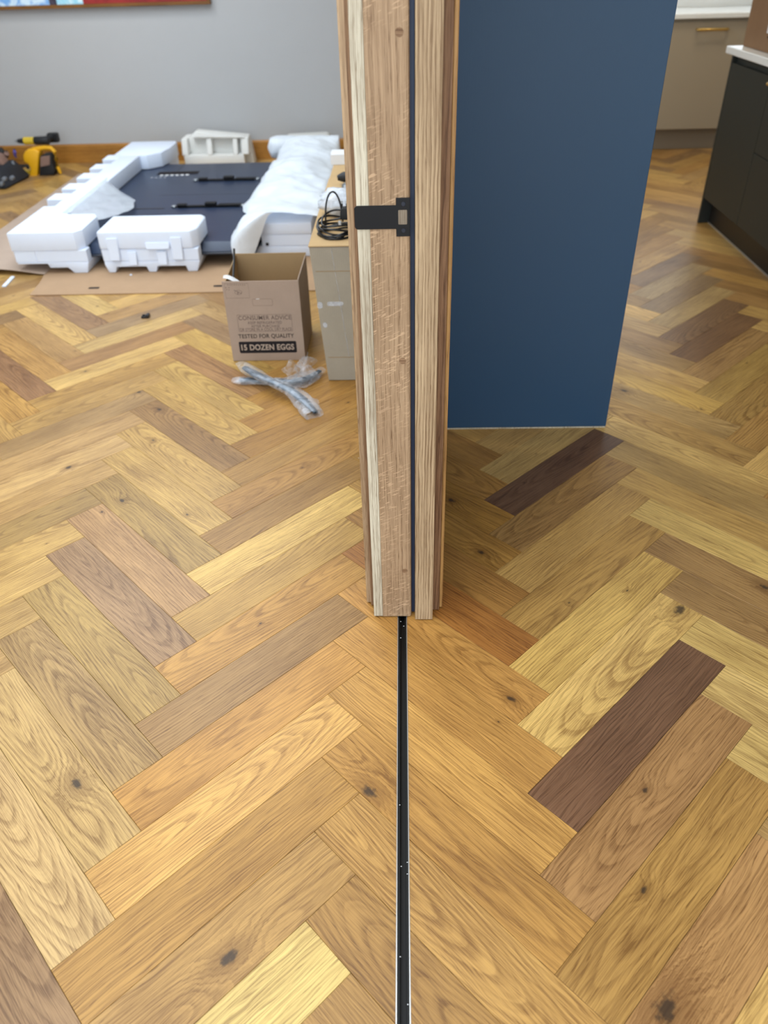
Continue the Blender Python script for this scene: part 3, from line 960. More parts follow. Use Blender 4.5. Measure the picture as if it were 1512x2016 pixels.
TVX0, TVX1, TVY0, TVY1, TVZ0, TVZ1 = -1.935, -0.79, 4.115, 6.055, 0.082, 0.125
tv = thing('television', (-1.36, 5.1, sheet_z), 'large flat television lying face down among white packing foam', 'television')
body = MB().hexa([(TVX0, TVY0, TVZ0), (TVX1, TVY0, TVZ0), (TVX1, TVY1, TVZ0), (TVX0, TVY1, TVZ0)],
                 [(TVX0 + .02, TVY0 + .045, TVZ1), (TVX1 - .02, TVY0 + .045, TVZ1), (TVX1 - .02, TVY1 - .03, TVZ1), (TVX0 + .02, TVY1 - .03, TVZ1)])
bo = body.build('back_cover', 'tv', tv, bevel=0.008, seg=3, smooth=True)
MB().box(TVX0 - 0.004, TVX1 + 0.004, TVY0 - 0.004, TVY1 + 0.004, 0.070, 0.0815).build('screen_bezel', 'tv_edge', tv, bevel=0.002)


def tvp(px, py, z=TVZ1):
    return zpl(px, py, z)


# socket recess with its row of connectors
a, b = tvp(310, 343), tvp(390, 341)
MB().box(a.x, b.x, a.y - 0.02, a.y + 0.06, TVZ1 + 0.0003, TVZ1 + 0.002).build('socket_panel', 'ink', tv, bevel=0.0006)
for i in range(6):
    x = a.x + 0.03 + i * 0.036
    MB().box(x, x + 0.022, a.y - 0.055, a.y - 0.03, TVZ1 + 0.0003, TVZ1 + 0.002).build('socket', 'white_paper', tv, bevel=0.0005)
for i in range(4):
    x = a.x - 0.02 + i * 0.03
    MB().box(x, x + 0.014, a.y - 0.105, a.y - 0.097, TVZ1 + 0.0003, TVZ1 + 0.0009).build('printed_mark', 'white_paper', tv)
# panel joints
MB().box(-1.60, -1.595, 5.70, TVY1 - 0.04, TVZ1 + 0.0002, TVZ1 + 0.0007).build('cover_joint', 'black_plastic', tv)
q0, q1 = tvp(240, 412), tvp(322, 412)
MB().box(q0.x, q1.x, q0.y - 0.008, q0.y + 0.008, TVZ1 + 0.0002, TVZ1 + 0.001).build('cover_joint', 'black_plastic', tv)
MB().box(-1.56, -0.95, 5.14, 5.146, TVZ1 + 0.0002, TVZ1 + 0.0007).build('cover_joint', 'tv_edge', tv)
# two wall bracket arms bolted on
for k, (pa, pb) in enumerate((((385, 353.5), (507, 350.5)), ((342, 405.5), (478, 402)))):
    p, q = tvp(*pa, TVZ1 + 0.012), tvp(*pb, TVZ1 + 0.012)
    yy = (p.y + q.y) / 2
    bkt = thing('wall_bracket_arm', ((p.x + q.x) / 2, yy, TVZ1),
                'black bracket arm with silver bolts across the television, %s' % ('farther from the open egg box' if k == 0 else 'closer to the open egg box'), 'bracket', 'bracket arms on the television')
    MB().box(p.x + 0.02, q.x - 0.02, yy - 0.010, yy + 0.010, TVZ1 + 0.0006, TVZ1 + 0.013).build('arm', 'black_metal', bkt, bevel=0.002)
    ln = q.x - p.x
    for c, w, hh in ((0.12, 0.03, 0.022), (0.54, 0.035, 0.03), (0.82, 0.07, 0.018)):
        x = p.x + ln * c
        MB().box(x - w, x + w, yy - 0.017, yy + 0.017, TVZ1 + 0.0132, TVZ1 + hh).build('clamp', 'black_metal', bkt, bevel=0.003)
    for x in (p.x, q.x):
        MB().cyl((x, yy, TVZ1 + 0.0006), (x, yy, TVZ1 + 0.014), 0.016, n=16).build('bolt', 'steel', bkt, bevel=0.003, label='silver bolt head')

FZ = 0.222
zl, zu = 0.066, 0.128        # slot for the screen edge
# --- long left foam rail with its corner blocks
fl = thing('foam_rail', (-1.95, 5.2, sheet_z), 'long white foam rail with stepped blocks along one edge of the television', 'packing foam')
low, mid, top = MB(), MB(), MB()
foot = 0.012
# corner block at the near end
low.prism([(-2.055, 0.058), (-2.055, zl), (-1.70, zl), (-1.672, zl), (-1.690, 0.0065), (-1.762, 0.0065), (-1.790, 0.036), (-1.885, 0.036), (-1.895, 0.058)], 'Y', 4.045, 4.37)
mid.box(-2.06, -1.945, 4.045, 4.37, zl, zu).box(-1.945, -1.672, 4.045, 4.105, zl, zu)
top.prism([(-2.065, 4.04), (-1.715, 4.04), (-1.680, 4.085), (-1.680, 4.33), (-1.71, 4.385), (-1.865, 4.385), (-1.865, 4.56), (-2.065, 4.56)], 'Z', zu, FZ)
# the rail
low.box(-2.0, -1.88, 4.37, 6.0, 0.0075, zl)
mid.box(-2.0, -1.945, 4.37, 6.33, zl, zu)
top.box(-2.0, -1.865, 4.56, 5.86, zu, FZ)
# far end block, rounded
low.box(-2.06, -1.72, 6.0, 6.33, 0.0075, zl)
mid.box(-1.945, -1.72, 6.07, 6.33, zl, zu)
top.prism([(-2.06, 5.86), (-1.82, 5.86), (-1.735, 5.94), (-1.705, 6.10), (-1.705, 6.30), (-1.725, 6.345), (-2.06, 6.345)], 'Z', zu, FZ)
low.build('lower_half', 'foam', fl, bevel=0.006, seg=2, smooth=True)
mid.build('middle_layer', 'foam', fl, bevel=0.003, smooth=True)
top.build('upper_half', 'foam', fl, bevel=0.005, seg=2, smooth=True)
for yb in (4.70, 4.945, 5.215, 5.475, 5.75):
    b_ = MB().hexa([(-2.11, yb, 0.05), (-1.998, yb, 0.05), (-1.998, yb + 0.14, 0.05), (-2.11, yb + 0.14, 0.05)],
                   [(-2.10, yb, FZ), (-1.998, yb, FZ), (-1.998, yb + 0.14, FZ), (-2.10, yb + 0.14, FZ)])
    b_.build('step_block', 'foam', fl, bevel=0.003, smooth=True)

# film lying over the inner edge of that rail
m = MB()


def filmfn(u, v):
    # v runs along the rail from the near end, u from the rail out over the screen
    y = 4.40 + 0.80 * v
    x0 = -1.90
    wdt = 0.05 + 0.24 * math.sin(math.pi * min(1.0, 0.12 + v * 0.9)) ** 0.8
    x = x0 + wdt * u
    z = FZ + 0.004 if u < 0.2 else FZ + 0.004 - (u - 0.2) / 0.8 * (FZ - TVZ1 - 0.012) * (0.55 + 0.45 * v ** 0.5)
    nz = noise.noise(Vector((x * 9, y * 7, 3.0))) * 0.018 * min(1, u * 3)
    return (x + nz, y, max(TVZ1 + 0.006, z + abs(nz)))


m.grid(filmfn, 16, 26)
tag(m.build('plastic_film', 'thin_film', smooth=True, sharp=80), 'loose clear plastic film hanging from the stepped foam rail onto the television', 'plastic film')

# --- front foam block
fb = thing('foam_block', (-1.34, 4.18, sheet_z), 'white foam block with feet and moulded recesses at the middle of the cardboard edge', 'packing foam')
xa, xb = -1.592, -1.072
low = MB().prism([(xa + 0.02, 0.0065), (xa + 0.055, 0.0065), (xa + 0.065, 0.036), (xa + 0.225, 0.036), (xa + 0.235, 0.0065), (xa + 0.275, 0.0065), (xa + 0.285, 0.036),
                  (xb - 0.085, 0.036), (xb - 0.075, 0.0065), (xb - 0.025, 0.0065), (xb - 0.005, 0.06), (xb - 0.005, zl), (xa + 0.004, zl), (xa + 0.004, 0.05)], 'Y', 4.04, 4.32)
low.build('lower_half', 'foam', fb, bevel=0.005, seg=2, smooth=True)
MB().prism([(xa + 0.004, zl), (xb - 0.005, zl), (xb - 0.003, zu), (xa + 0.002, zu)], 'Y', 4.04, 4.105).build('middle_layer', 'foam', fb, bevel=0.003, smooth=True)
MB().prism([(xa, 4.035), (xb - 0.03, 4.035), (xb, 4.08), (xb, 4.29), (xb - 0.03, 4.33), (xa, 4.33)], 'Z', zu, FZ).build('upper_half', 'foam', fb, bevel=0.010, seg=3, smooth=True)
for x, w, z0_, z1_ in ((xa + 0.05, 0.05, 0.075, 0.19), (xa + 0.145, 0.04, 0.05, 0.118), (xa + 0.25, 0.12, 0.132, 0.165), (xa + 0.30, 0.045, 0.05, 0.118), (xa + 0.385, 0.05, 0.075, 0.19)):
    MB().hexa([(x, 4.018, z0_), (x + w, 4.018, z0_), (x + w, 4.036, z0_), (x, 4.036, z0_)],
              [(x - 0.004, 4.027, z1_), (x + w + 0.004, 4.027, z1_), (x + w + 0.004, 4.036, z1_), (x - 0.004, 4.036, z1_)]).build('moulded_rib', 'foam', fb, bevel=0.003, smooth=True)

# --- right foam rail under a crumpled bag
fr = thing('foam_bar', (-0.68, 5.2, sheet_z), 'long white foam bar under the crumpled white bag', 'packing foam')
MB().box(-0.868, -0.50, 4.25, 6.25, 0.0075, zl).build('lower_half', 'foam', fr, bevel=0.006, seg=2, smooth=True)
MB().box(-0.775, -0.50, 4.25, 6.25, zl, zu).build('middle_layer', 'foam', fr, bevel=0.003, smooth=True)
MB().box(-0.868, -0.495, 4.245, 5.98, zu, 0.19).build('upper_half', 'foam', fr, bevel=0.008, seg=2, smooth=True)
q = ypl(526, 481, 4.243)
MB().cyl((q.x, 4.2435, q.z), (q.x, 4.2449, q.z), 0.009, n=12).build('dark_hole', 'ink', fr)

m = MB()


def bagfn(u, v):
    # drapes over the bar: v along it, u across from the screen side to the far side
    t = max(0.0, (0.1 - v) / 0.1)
    v = max(0.0, (v - 0.1) / 0.9)
    e = max(0.0, min(1.0, (0.50 - u) / 0.30))
    e = e * e * (3 - 2 * e)
    y = 4.215 + 1.78 * v
    edge = 0.06 * noise.noise(Vector((y * 3.1, 1.7, 0))) + 0.05 * math.exp(-((v - 0.0) / 0.10) ** 2) + 0.05 * math.exp(-((v - 0.32) / 0.08) ** 2)
    s = u
    if s < 0.2:
        k = s / 0.2
        x = -0.900 - edge * (1 - k) + 0.03 * k
        z = 0.140 + 0.075 * k
    elif s < 0.85:
        k = (s - 0.2) / 0.65
        x = -0.870 + 0.42 * k
        z = 0.215 + 0.035 * math.sin(math.pi * k) + 0.045 * v * math.sin(math.pi * k) ** 0.5
    else:
        k = (s - 0.85) / 0.15
        x = -0.450 + 0.03 * k
        z = 0.215 - 0.12 * k
    n1 = noise.noise(Vector((x * 5.5 + y * 2.0, y * 5.0, 0.3)))
    n2 = noise.noise(Vector((x * 14 - y * 5, y * 11, 4.3)))
    n3 = abs(noise.noise(Vector((x * 8 + y * 9, y * 6 - x * 4, 8.3))))
    amp = 0.3 if s < 0.1 else 1.0
    z += amp * (0.032 * n1 + 0.006 * n2 + 0.03 * (0.3 - n3) * (0.4 + 0.6 * v))
    z = max(z, 0.20 if 0.2 <= s < 0.85 else (0.134 if s < 0.2 else 0.05))
    if t > 0:
        # the loose corner falls forward over the screen edge
        y -= e * (0.135 * min(1.0, 1.8 * t) + 0.012 * math.sin(14 * s))
        z = max(0.03, z - e * 0.19 * max(0.0, 2 * t - 1))
        x += e * 0.035 * t
    return (x + 0.012 * n2, y, z)


m.grid(bagfn, 40, 110)
pbag = thing('packing_bag', (-0.68, 5.0, 0.2), '', '')
m.build('draped_sheet', 'sheet', pbag, smooth=True, sharp=80)
tag(pbag, 'crumpled white plastic bag spread over the long foam bar beside the television', 'plastic bag')

# rolled bag end near the wall
m = MB()


def roll(u, v):
    a = 2 * math.pi * u
    x = -0.985 + 0.52 * v
    r = 0.072 * (1 - 0.35 * v) + 0.010 * noise.noise(Vector((v * 6, math.cos(a) * 2, math.sin(a) * 2)))
    if v < 0.08:
        r *= math.sqrt(max(0.02, 1 - ((0.08 - v) / 0.08) ** 2))
    return (x, 6.10 + 0.03 * v + r * math.cos(a), max(zu + 0.003, 0.207 + 0.015 * v + r * 1.05 * math.sin(a)))


m.grid(roll, 24, 24, closed_u=True)
tag(m.build('rolled_bag', 'sheet', smooth=True, sharp=80), 'rolled up white plastic sleeve on the foam bar by the skirting', 'plastic bag')

# foam pieces by the wall
bf = thing('foam_tray', (-1.43, 6.56, 0), 'off white foam piece with two hollow pockets standing against the skirting', 'packing foam')
X0, X1, Y0, Y1 = -1.715, -1.175, 6.44, 6.66
z0_, z1_ = 0.001, 0.222
MB().prism([(X0 + 0.03, z0_), (X1 - 0.0, z0_), (X1 - 0.03, 0.205), (X0 + 0.10, 0.248), (X0 + 0.06, 0.215), (X0, 0.210)], 'Y', Y0 + 0.10, Y1).build('back_wall', 'foam_warm', bf, bevel=0.008, seg=2, smooth=True)
MB().box(X0 + 0.01, X1 - 0.06, Y0, Y0 + 0.10, z0_, 0.095).build('lower_lip', 'foam_warm', bf, bevel=0.006, seg=2, smooth=True)
for a, b in ((X0, X0 + 0.045), (X0 + 0.195, X0 + 0.235), (X0 + 0.40, X0 + 0.435), (X1 - 0.075, X1 - 0.02)):
    MB().hexa([(a, Y0, 0.095), (b, Y0, 0.095), (b, Y0 + 0.10, 0.095), (a, Y0 + 0.10, 0.095)],
              [(a, Y0 + 0.04, 0.21), (b, Y0 + 0.04, 0.21), (b, Y0 + 0.10, 0.21), (a, Y0 + 0.10, 0.21)]).build('pocket_rib', 'foam_warm', bf, bevel=0.005, smooth=True)
MB().prism([(X0 + 0.08, 0.213), (X1 - 0.04, 0.205), (X1 - 0.06, 0.222), (X0 + 0.12, 0.238)], 'Y', Y0 + 0.03, Y0 + 0.10).build('upper_lip', 'foam_warm', bf, bevel=0.005, smooth=True)

b2 = thing('foam_offcut', (-0.72, 6.5, 0), 'plain off white foam offcut behind the rolled sleeve', 'packing foam')
MB().prism([(-0.90, 0.001), (-0.575, 0.001), (-0.570, 0.205), (-0.60, 0.214), (-0.90, 0.205)], 'Y', 6.42, 6.62).build('block', 'foam_warm', b2, bevel=0.008, seg=2, smooth=True)
MB().box(-0.86, -0.64, 6.40, 6.4195, 0.03, 0.17).build('raised_face', 'foam_warm', b2, bevel=0.004, smooth=True)

# ------------------------------------------------------------------ cartons
EX0, EX1, EY0, EY1, EH = -0.713, -0.411, 2.942, 3.245, 0.338
eg = thing('egg_box', ((EX0 + EX1) / 2, 3.09, 0), 'open cardboard egg box with black print standing on the herringbone floor', 'cardboard box')
T_ = 0.004
MB().box(EX0, EX1, EY0, EY0 + T_, 0.001, EH).build('front_wall', 'card_egg', eg, bevel=0.0008)
m = MB()
m.box(EX0, EX1, EY1 - T_, EY1, 0.001, EH + 0.012)
m.build('back_wall', 'card_in', eg, bevel=0.0008)
m = MB().hexa([(EX0, EY0 + T_, 0.001), (EX0 + T_, EY0 + T_, 0.001), (EX0 + T_, EY1 - T_, 0.001), (EX0, EY1 - T_, 0.001)],
              [(EX0 + 0.002, EY0 + T_, EH - 0.02), (EX0 + 0.006, EY0 + T_, EH - 0.02), (EX0 + 0.006, EY1 - T_, EH + 0.008), (EX0 + 0.002, EY1 - T_, EH + 0.008)])
m.build('side_wall', 'card_in', eg, bevel=0.0008)
MB().box(EX1 - T_, EX1, EY0 + T_, EY1 - T_, 0.001, EH + 0.003).build('side_wall', 'card_egg', eg, bevel=0.0008)
MB().box(EX0 + T_, EX1 - T_, EY0 + T_, EY1 - T_, 0.001, 0.006).build('base', 'card_in', eg)
m = MB().hexa([(EX0 + 0.012, EY0 + 0.02, 0.006), (EX1 - 0.012, EY0 + 0.02, 0.006), (EX1 - 0.012, EY1 - 0.02, 0.006), (EX0 + 0.012, EY1 - 0.02, 0.006)],
              [(EX0 + 0.012, EY0 + 0.02, 0.16), (EX1 - 0.012, EY0 + 0.02, 0.21), (EX1 - 0.012, EY1 - 0.012, 0.235), (EX0 + 0.012, EY1 - 0.012, 0.19)])
m.build('folded_insert', 'card_in', eg, bevel=0.001)
YF = EY0 - 0.0001


def ce(a, b):
    """a point of the box front read from an enlarged view of the photograph"""
    q = ypl(420 + a * 0.19841, 480 + b * 0.19841, EY0)
    return q.x, q.z


def textmesh(body, name, mat, parent, p0, p1, z0, z1, y, bold=0.0, font_shear=0.0):
    """flat lettering that fills the box p0..p1 (x) by z0..z1 (cap height)"""
    cu = bpy.data.curves.new(name, 'FONT')
    cu.body = body
    cu.size = 1.0
    cu.offset = bold
    cu.space_character = 1.05
    to = bpy.data.objects.new(name + '_source', cu)
    COL.objects.link(to)
    dg = bpy.context.evaluated_depsgraph_get()
    src = bpy.data.meshes.new_from_object(to.evaluated_get(dg))
    bpy.data.objects.remove(to, do_unlink=True)
    bpy.data.curves.remove(cu)
    xs = [v.co.x for v in src.vertices]
    ys_ = [v.co.y for v in src.vertices]
    ax, bx_, ay, by = min(xs), max(xs), min(ys_), max(ys_)
    org = ORG[parent.name]
    for v in src.vertices:
        X = p0 + (v.co.x - ax) / (bx_ - ax) * (p1 - p0)
        Z = z0 + (v.co.y - ay) / (by - ay) * (z1 - z0)
        v.co = (X - org[0], y - org[1], Z - org[2])
    src.name = name
    src.materials.clear()
    src.materials.append(MAT[mat])
    o = bpy.data.objects.new(name, src)
    COL.objects.link(o)
    o.parent = parent
    ORG[o.name] = org
    return o


def outline(pts, w, y, name, mat, parent):
    """closed printed line of width w in the plane y"""
    mb = MB()
    n = len(pts)
    c = Vector((sum(p[0] for p in pts) / n, sum(p[1] for p in pts) / n))
    inn = []
    for i, p in enumerate(pts):
        a = Vector(pts[i - 1])
        b = Vector(pts[(i + 1) % n])
        t = (b - a).normalized()
        nn = Vector((-t.y, t.x))
        if nn.dot(c - Vector(p)) < 0:
            nn = -nn
        inn.append(Vector(p) + nn * w)
    vs = [(p[0], y, p[1]) for p in pts] + [(p[0], y, p[1]) for p in inn]
    mb._add(vs, [(i, (i + 1) % n, n + (i + 1) % n, n + i) for i in range(n)])
    return mb.build(name, mat, parent)


(ax, az), (bx, bz) = ce(232, 706), ce(790, 866)
outline(rrect(ax, bx, bz, az, 0.004), 0.0012, YF, 'advice_border', 'ink_soft', eg)


def line(txt, a, b, ytop, ybot, bold, mat='ink', y=YF, name='printed_text'):
    (x0, z1), _ = ce(a, ytop), 0
    x1, z0 = ce(b, ybot)
    x0b = ce(a, (ytop + ybot) / 2)[0]
    x1b = ce(b, (ytop + ybot) / 2)[0]
    return textmesh(txt, name, mat, eg, x0b, x1b, z0, z1, y, bold)


line('CONSUMER ADVICE', 248, 772, 716, 750, 0.012, 'ink_soft')
line('KEEP REFRIGERATED', 345, 680, 770, 793, 0.008, 'ink_soft')
line('AFTER PURCHASE', 375, 660, 806, 828, 0.008, 'ink_soft')
line('OR STORE IN A COOL DRY PLACE', 262, 778, 838, 860, 0.008, 'ink_soft')
line('TESTED FOR QUALITY', 250, 802, 898, 938, 0.018)
(ax, az), (bx, bz) = ce(250, 972), ce(832, 1078)
pill = MB().prism(rrect(ax, bx, bz, az, 0.006), 'Y', YF - 0.0001, YF).build('print_panel', 'ink', eg, label='black printed panel with pale lettering')
line('15 DOZEN EGGS', 278, 802, 1000, 1050, 0.028, 'ink_card', YF - 0.0003)
(ax, az), (bx, bz) = ce(106, 395), ce(362, 538)
outline([(ax, bz), (bx, bz), (bx, az), (ax, az)], 0.0011, YF, 'stamp_border', 'ink_soft', eg)
cx_, cz_ = ce(248, 482)
outline([(cx_ + 0.0145 * math.cos(R(a)), cz_ + 0.0095 * math.sin(R(a))) for a in range(0, 360, 15)], 0.0011, YF, 'stamp_ellipse', 'ink_soft', eg)
m = MB()
for k in range(9):
    a = ce(140 + k * 21, 408)
    m.box(a[0], a[0] + 0.003, YF - 0.00005, YF, a[1] - 0.0015, a[1] + 0.0015)
for k, (u, v) in enumerate(((120, 435), (150, 435), (128, 455), (150, 458))):
    a = ce(u, v)
    m.box(a[0], a[0] + 0.004, YF - 0.00005, YF, a[1] - 0.0012, a[1] + 0.0012)
for k in range(5):
    a = ce(205 + k * 16, 462 + k * 7)
    m.box(a[0], a[0] + 0.0035, YF - 0.00005, YF, a[1] - 0.0016, a[1] + 0.0016)
for k in range(3):
    a = ce(235, 482 + k * 10)
    m.box(a[0], a[0] + 0.009 - 0.002 * k, YF - 0.00005, YF, a[1] - 0.0009, a[1] + 0.0009)
m.build('stamp_print', 'ink_soft', eg)
(ax, az), (bx, bz) = ce(384, 547), ce(592, 612)
outline(rrect(ax, bx, bz, az, 0.0055), 0.0008, YF, 'hand_hole', 'ink_soft', eg)
MB().box(ax + 0.016, ax + 0.029, YF - 0.0004, YF, az - 0.001, az + 0.0004).build('torn_edge', 'white_paper', eg)

# things left in the egg box
m = MB().tube([(EX0 + 0.012, EY1 - 0.05, 0.385), (EX0 + 0.015, EY1 - 0.09, 0.35), (EX0 + 0.025, EY0 + 0.13, 0.335), (EX0 + 0.03, EY0 + 0.06, 0.30), (EX0 + 0.04, EY0 + 0.05, 0.225)], 0.0045, 8)
tag(m.build('black_lead', 'black_plastic', smooth=True), 'black lead hanging over the corner inside the egg box', 'cable')
m = MB().grid(lambda u, v: (EX0 + 0.006 + 0.075 * u, EY0 + 0.012 + 0.05 * v, 0.338 + 0.012 * math.sin(3 * u + 1) - 0.012 * u * 2 + 0.005 * math.sin(5 * v)), 12, 6)
m.grid(lambda u, v: (EX0 + 0.006 + 0.075 * u, EY0 + 0.012 + 0.05 * v, 0.2 + 0.10 * (1 - u) + 0.01 * math.sin(4 * v)), 4, 4)
tag(m.build('white_wrapper', 'white_paper', smooth=True), 'folded white wrapper poking out of the egg box corner', 'wrapper')

# tall carton
tb = thing('tall_carton', (-0.17, 3.2, 0), 'tall grey brown carton standing beside the egg box, half hidden by the oak door edge', 'cardboard box')
TZ = 0.525
BX0, BX1, BY0, BY1 = -0.300, -0.03, 2.752, 3.72
m = MB().hexa([(BX0, BY0, 0.001), (BX1, BY0, 0.001), (BX1, BY1, 0.001), (BX0, BY1, 0.001)],
              [(BX0 - 0.036, BY0, TZ), (BX1, BY0, TZ), (BX1, BY1, TZ), (BX0 - 0.036, BY1, TZ)])
m.build('carton_body', 'card_grey', tb, bevel=0.002)
for a, b in ((BY0 - 0.004, 3.22), (3.224, BY1 + 0.004)):
    MB().box(BX0 - 0.038, BX1 + 0.002, a, b, TZ + 0.0004, TZ + 0.005).build('top_flap', 'card_tan', tb, bevel=0.001, label='tan top flap of the carton')
for pz in (0.100, 0.437):
    xo = -0.036 * pz / TZ
    MB().box(BX0 + xo + 0.012, BX1 - 0.004, BY0 - 0.0009, BY0 - 0.0002, pz - 0.0012, pz + 0.0012).build('crease', 'card_in', tb)
MB().hexa([(-0.215, BY0 - 0.0008, 0.10), (-0.212, BY0 - 0.0008, 0.10), (-0.212, BY0 - 0.0002, 0.10), (-0.215, BY0 - 0.0002, 0.10)],
          [(-0.258, BY0 - 0.0008, TZ - 0.005), (-0.256, BY0 - 0.0008, TZ - 0.005), (-0.256, BY0 - 0.0002, TZ - 0.005), (-0.258, BY0 - 0.0002, TZ - 0.005)]).build('tape_edge', 'tape', tb)
for px, py, w, h in ((630, 601, 0.010, 0.012), (660, 598, 0.030, 0.008), (640, 640, 0.008, 0.010)):
    q = ypl(px, py, BY0)
    MB().prism(rrect(q.x - w, q.x + w, q.z - h, q.z + h, min(w, h) * 0.8), 'Y', BY0 - 0.0009, BY0 - 0.0003).build('tape_smear', 'smear', tb, label='whitish scuff of tape')

# carton behind, with a white printed label
hb = thing('back_carton', (-0.25, 4.2, 0), 'brown carton with a raised flap and white label behind the tall carton', 'cardboard box')
HX0, HX1, HY0, HY1, HZ = -0.36, -0.06, 3.93, 4.6, 0.47
MB().box(HX0, HX1, HY0, HY1, sheet_z + 0.001, HZ).build('carton_body', 'card_tan', hb, bevel=0.003)
lab = MB().box(HX0 - 0.012, HX0 + 0.17, HY0 + 0.34, HY0 + 0.46, HZ + 0.0005, HZ + 0.05).build('label_card', 'white_paper', hb, bevel=0.001, label='white printed label')
MB().hexa([(HX0 + 0.045, HY1 - 0.01, HZ), (HX1, HY1 - 0.01, HZ), (HX1, HY1, HZ), (HX0 + 0.045, HY1, HZ)],
          [(HX0 + 0.115, HY1 + 0.02, HZ + 0.13), (HX1, HY1 + 0.02, HZ + 0.13), (HX1, HY1 + 0.026, HZ + 0.13), (HX0 + 0.115, HY1 + 0.026, HZ + 0.13)]).build('raised_flap', 'card_tan', hb, bevel=0.001)

# cable bundle on the tall carton
cb = thing('cable_coil', (-0.26, 2.92, TZ + 0.005), 'black coiled mains lead with two pin plug on top of the tall carton', 'cable')
CZ = TZ + 0.0052


def loop(cx, cy, rx, ry, z, tilt, ph, n=40, wob=0.008):
    pts = []
    for i in range(n):
        a = 2 * math.pi * i / n + ph
        w = 1 + 0.06 * math.sin(3 * a + ph * 5)
        pts.append((cx + rx * math.cos(a) * w, cy + ry * math.sin(a) * w, max(CZ + 0.0038, z + tilt * math.sin(a) + wob * math.sin(2 * a + ph * 3))))
    return pts


m = MB()
for i, (cx, cy, rx, ry, z, tilt) in enumerate(((-0.245, 2.87, 0.068, 0.060, 0.0045, 0.0), (-0.235, 2.88, 0.076, 0.066, 0.011, 0.004), (-0.252, 2.885, 0.066, 0.072, 0.018, 0.008),
                                              (-0.240, 2.87, 0.072, 0.056, 0.023, -0.006), (-0.238, 2.89, 0.080, 0.075, 0.028, 0.012), (-0.248, 2.875, 0.066, 0.062, 0.033, 0.010), (-0.24, 2.91, 0.064, 0.05, 0.042, 0.015))):
    m.tube(loop(cx, cy, rx, ry, CZ + z, tilt, i * 1.3), 0.0036, 7, closed=True)
pts = []
pa = ypl(638, 452, 2.93)
for i in range(30):
    t = i / 29
    a = math.pi * (1.06 - 1.12 * t)
    pts.append((-0.262 + 0.026 * math.cos(a) + 0.012 * t, 2.93 + 0.01 * t, CZ + 0.03 + 0.105 * math.sin(a) ** 0.8 if math.sin(a) > 0 else CZ + 0.03))
m.tube(pts, 0.0034, 7)
m.build('lead', 'black_plastic', cb, smooth=True)
pg = MB().prism([(-0.232, CZ + 0.04), (-0.186, CZ + 0.04), (-0.190, CZ + 0.072), (-0.200, CZ + 0.082), (-0.222, CZ + 0.082), (-0.231, CZ + 0.070)], 'Y', 2.915, 2.945).build('plug', 'black_plastic', cb, bevel=0.003)
for x in (-0.224, -0.206):
    MB().cyl((x, 2.93, CZ + 0.082), (x, 2.932, CZ + 0.094), 0.0035, n=10).build('pin', 'black_plastic', pg)
    MB().cyl((x, 2.932, CZ + 0.0941), (x, 2.934, CZ + 0.103), 0.0032, n=10).build('pin_tip', 'alu', pg, label='bright metal pin tip')
MB().box(-0.236, -0.224, 2.86, 2.875, CZ + 0.032, CZ + 0.05).build('cable_tie', 'alu', cb, bevel=0.002)


def lump(cx, cy, cz, rx, ry, rz, amp, seed, freq=5.0):
    mb = MB()

    def fn(u, v):
        a, b = 2 * math.pi * u, math.pi * (v - 0.5)
        d = Vector((math.cos(b) * math.cos(a), math.cos(b) * math.sin(a), math.sin(b)))
        k = 1 + amp * noise.noise(d * freq * 0.4 + Vector((seed, 0, 0))) + amp * 0.7 * abs(noise.noise(d * freq + Vector((0, seed, 0))))
        return (cx + d.x * rx * k, cy + d.y * ry * k, max(cz + d.z * rz * k, cz - rz * 0.8))
    return mb.grid(fn, 28, 18, closed_u=True)


o = thing('parts_bag', (-0.235, 3.14, CZ), 'small clear plastic bag of parts behind the black coiled lead', 'plastic bag')
lump(-0.235, 3.14, CZ + 0.046, 0.086, 0.085, 0.045, 0.30, 3.3, 7.0).build('bag', 'parts_bag', o, smooth=True, sharp=80)
lump(-0.225, 3.15, CZ + 0.032, 0.05, 0.05, 0.026, 0.3, 1.3).build('wrapped_part', 'white_paper', o, smooth=True, sharp=80)

# metal bracket parts farther back on the carton
br = thing('metal_bracket', (-0.22, 3.50, CZ), 'galvanised metal bracket with bolts lying on the tall carton', 'bracket')
MB().box(-0.325, -0.09, 3.40, 3.43, CZ + 0.0002, CZ + 0.012).build('flat_bar', 'steel', br, bevel=0.002)
MB().box(-0.265, -0.08, 3.45, 3.56, CZ + 0.0002, CZ + 0.016).build('plate', 'steel', br, bevel=0.002)
MB().prism([(3.46, CZ + 0.0162), (3.50, CZ + 0.0162), (3.50, CZ + 0.034), (3.47, CZ + 0.030)], 'X', -0.255, -0.09).build('folded_edge', 'steel', br, bevel=0.002)
for x in (-0.31, -0.235, -0.205):
    MB().cyl((x, 3.415, CZ + 0.0122), (x, 3.415, CZ + 0.022), 0.008, n=12).build('bolt', 'alu', br, bevel=0.001)
sp = MB().tube([(-0.288, 3.60, CZ + 0.03), (-0.262, 3.60, CZ + 0.033), (-0.20, 3.60, CZ + 0.036), (-0.12, 3.60, CZ + 0.036), (-0.09, 3.60, CZ + 0.034)], [0.012, 0.024, 0.028, 0.028, 0.02], 12, flat=0.9)
tag(sp.build('foam_grip', 'rubber', smooth=True), 'thick black foam strip behind the metal bracket', 'foam strip')

# ------------------------------------------------------------------ television feet in their plastic sleeves


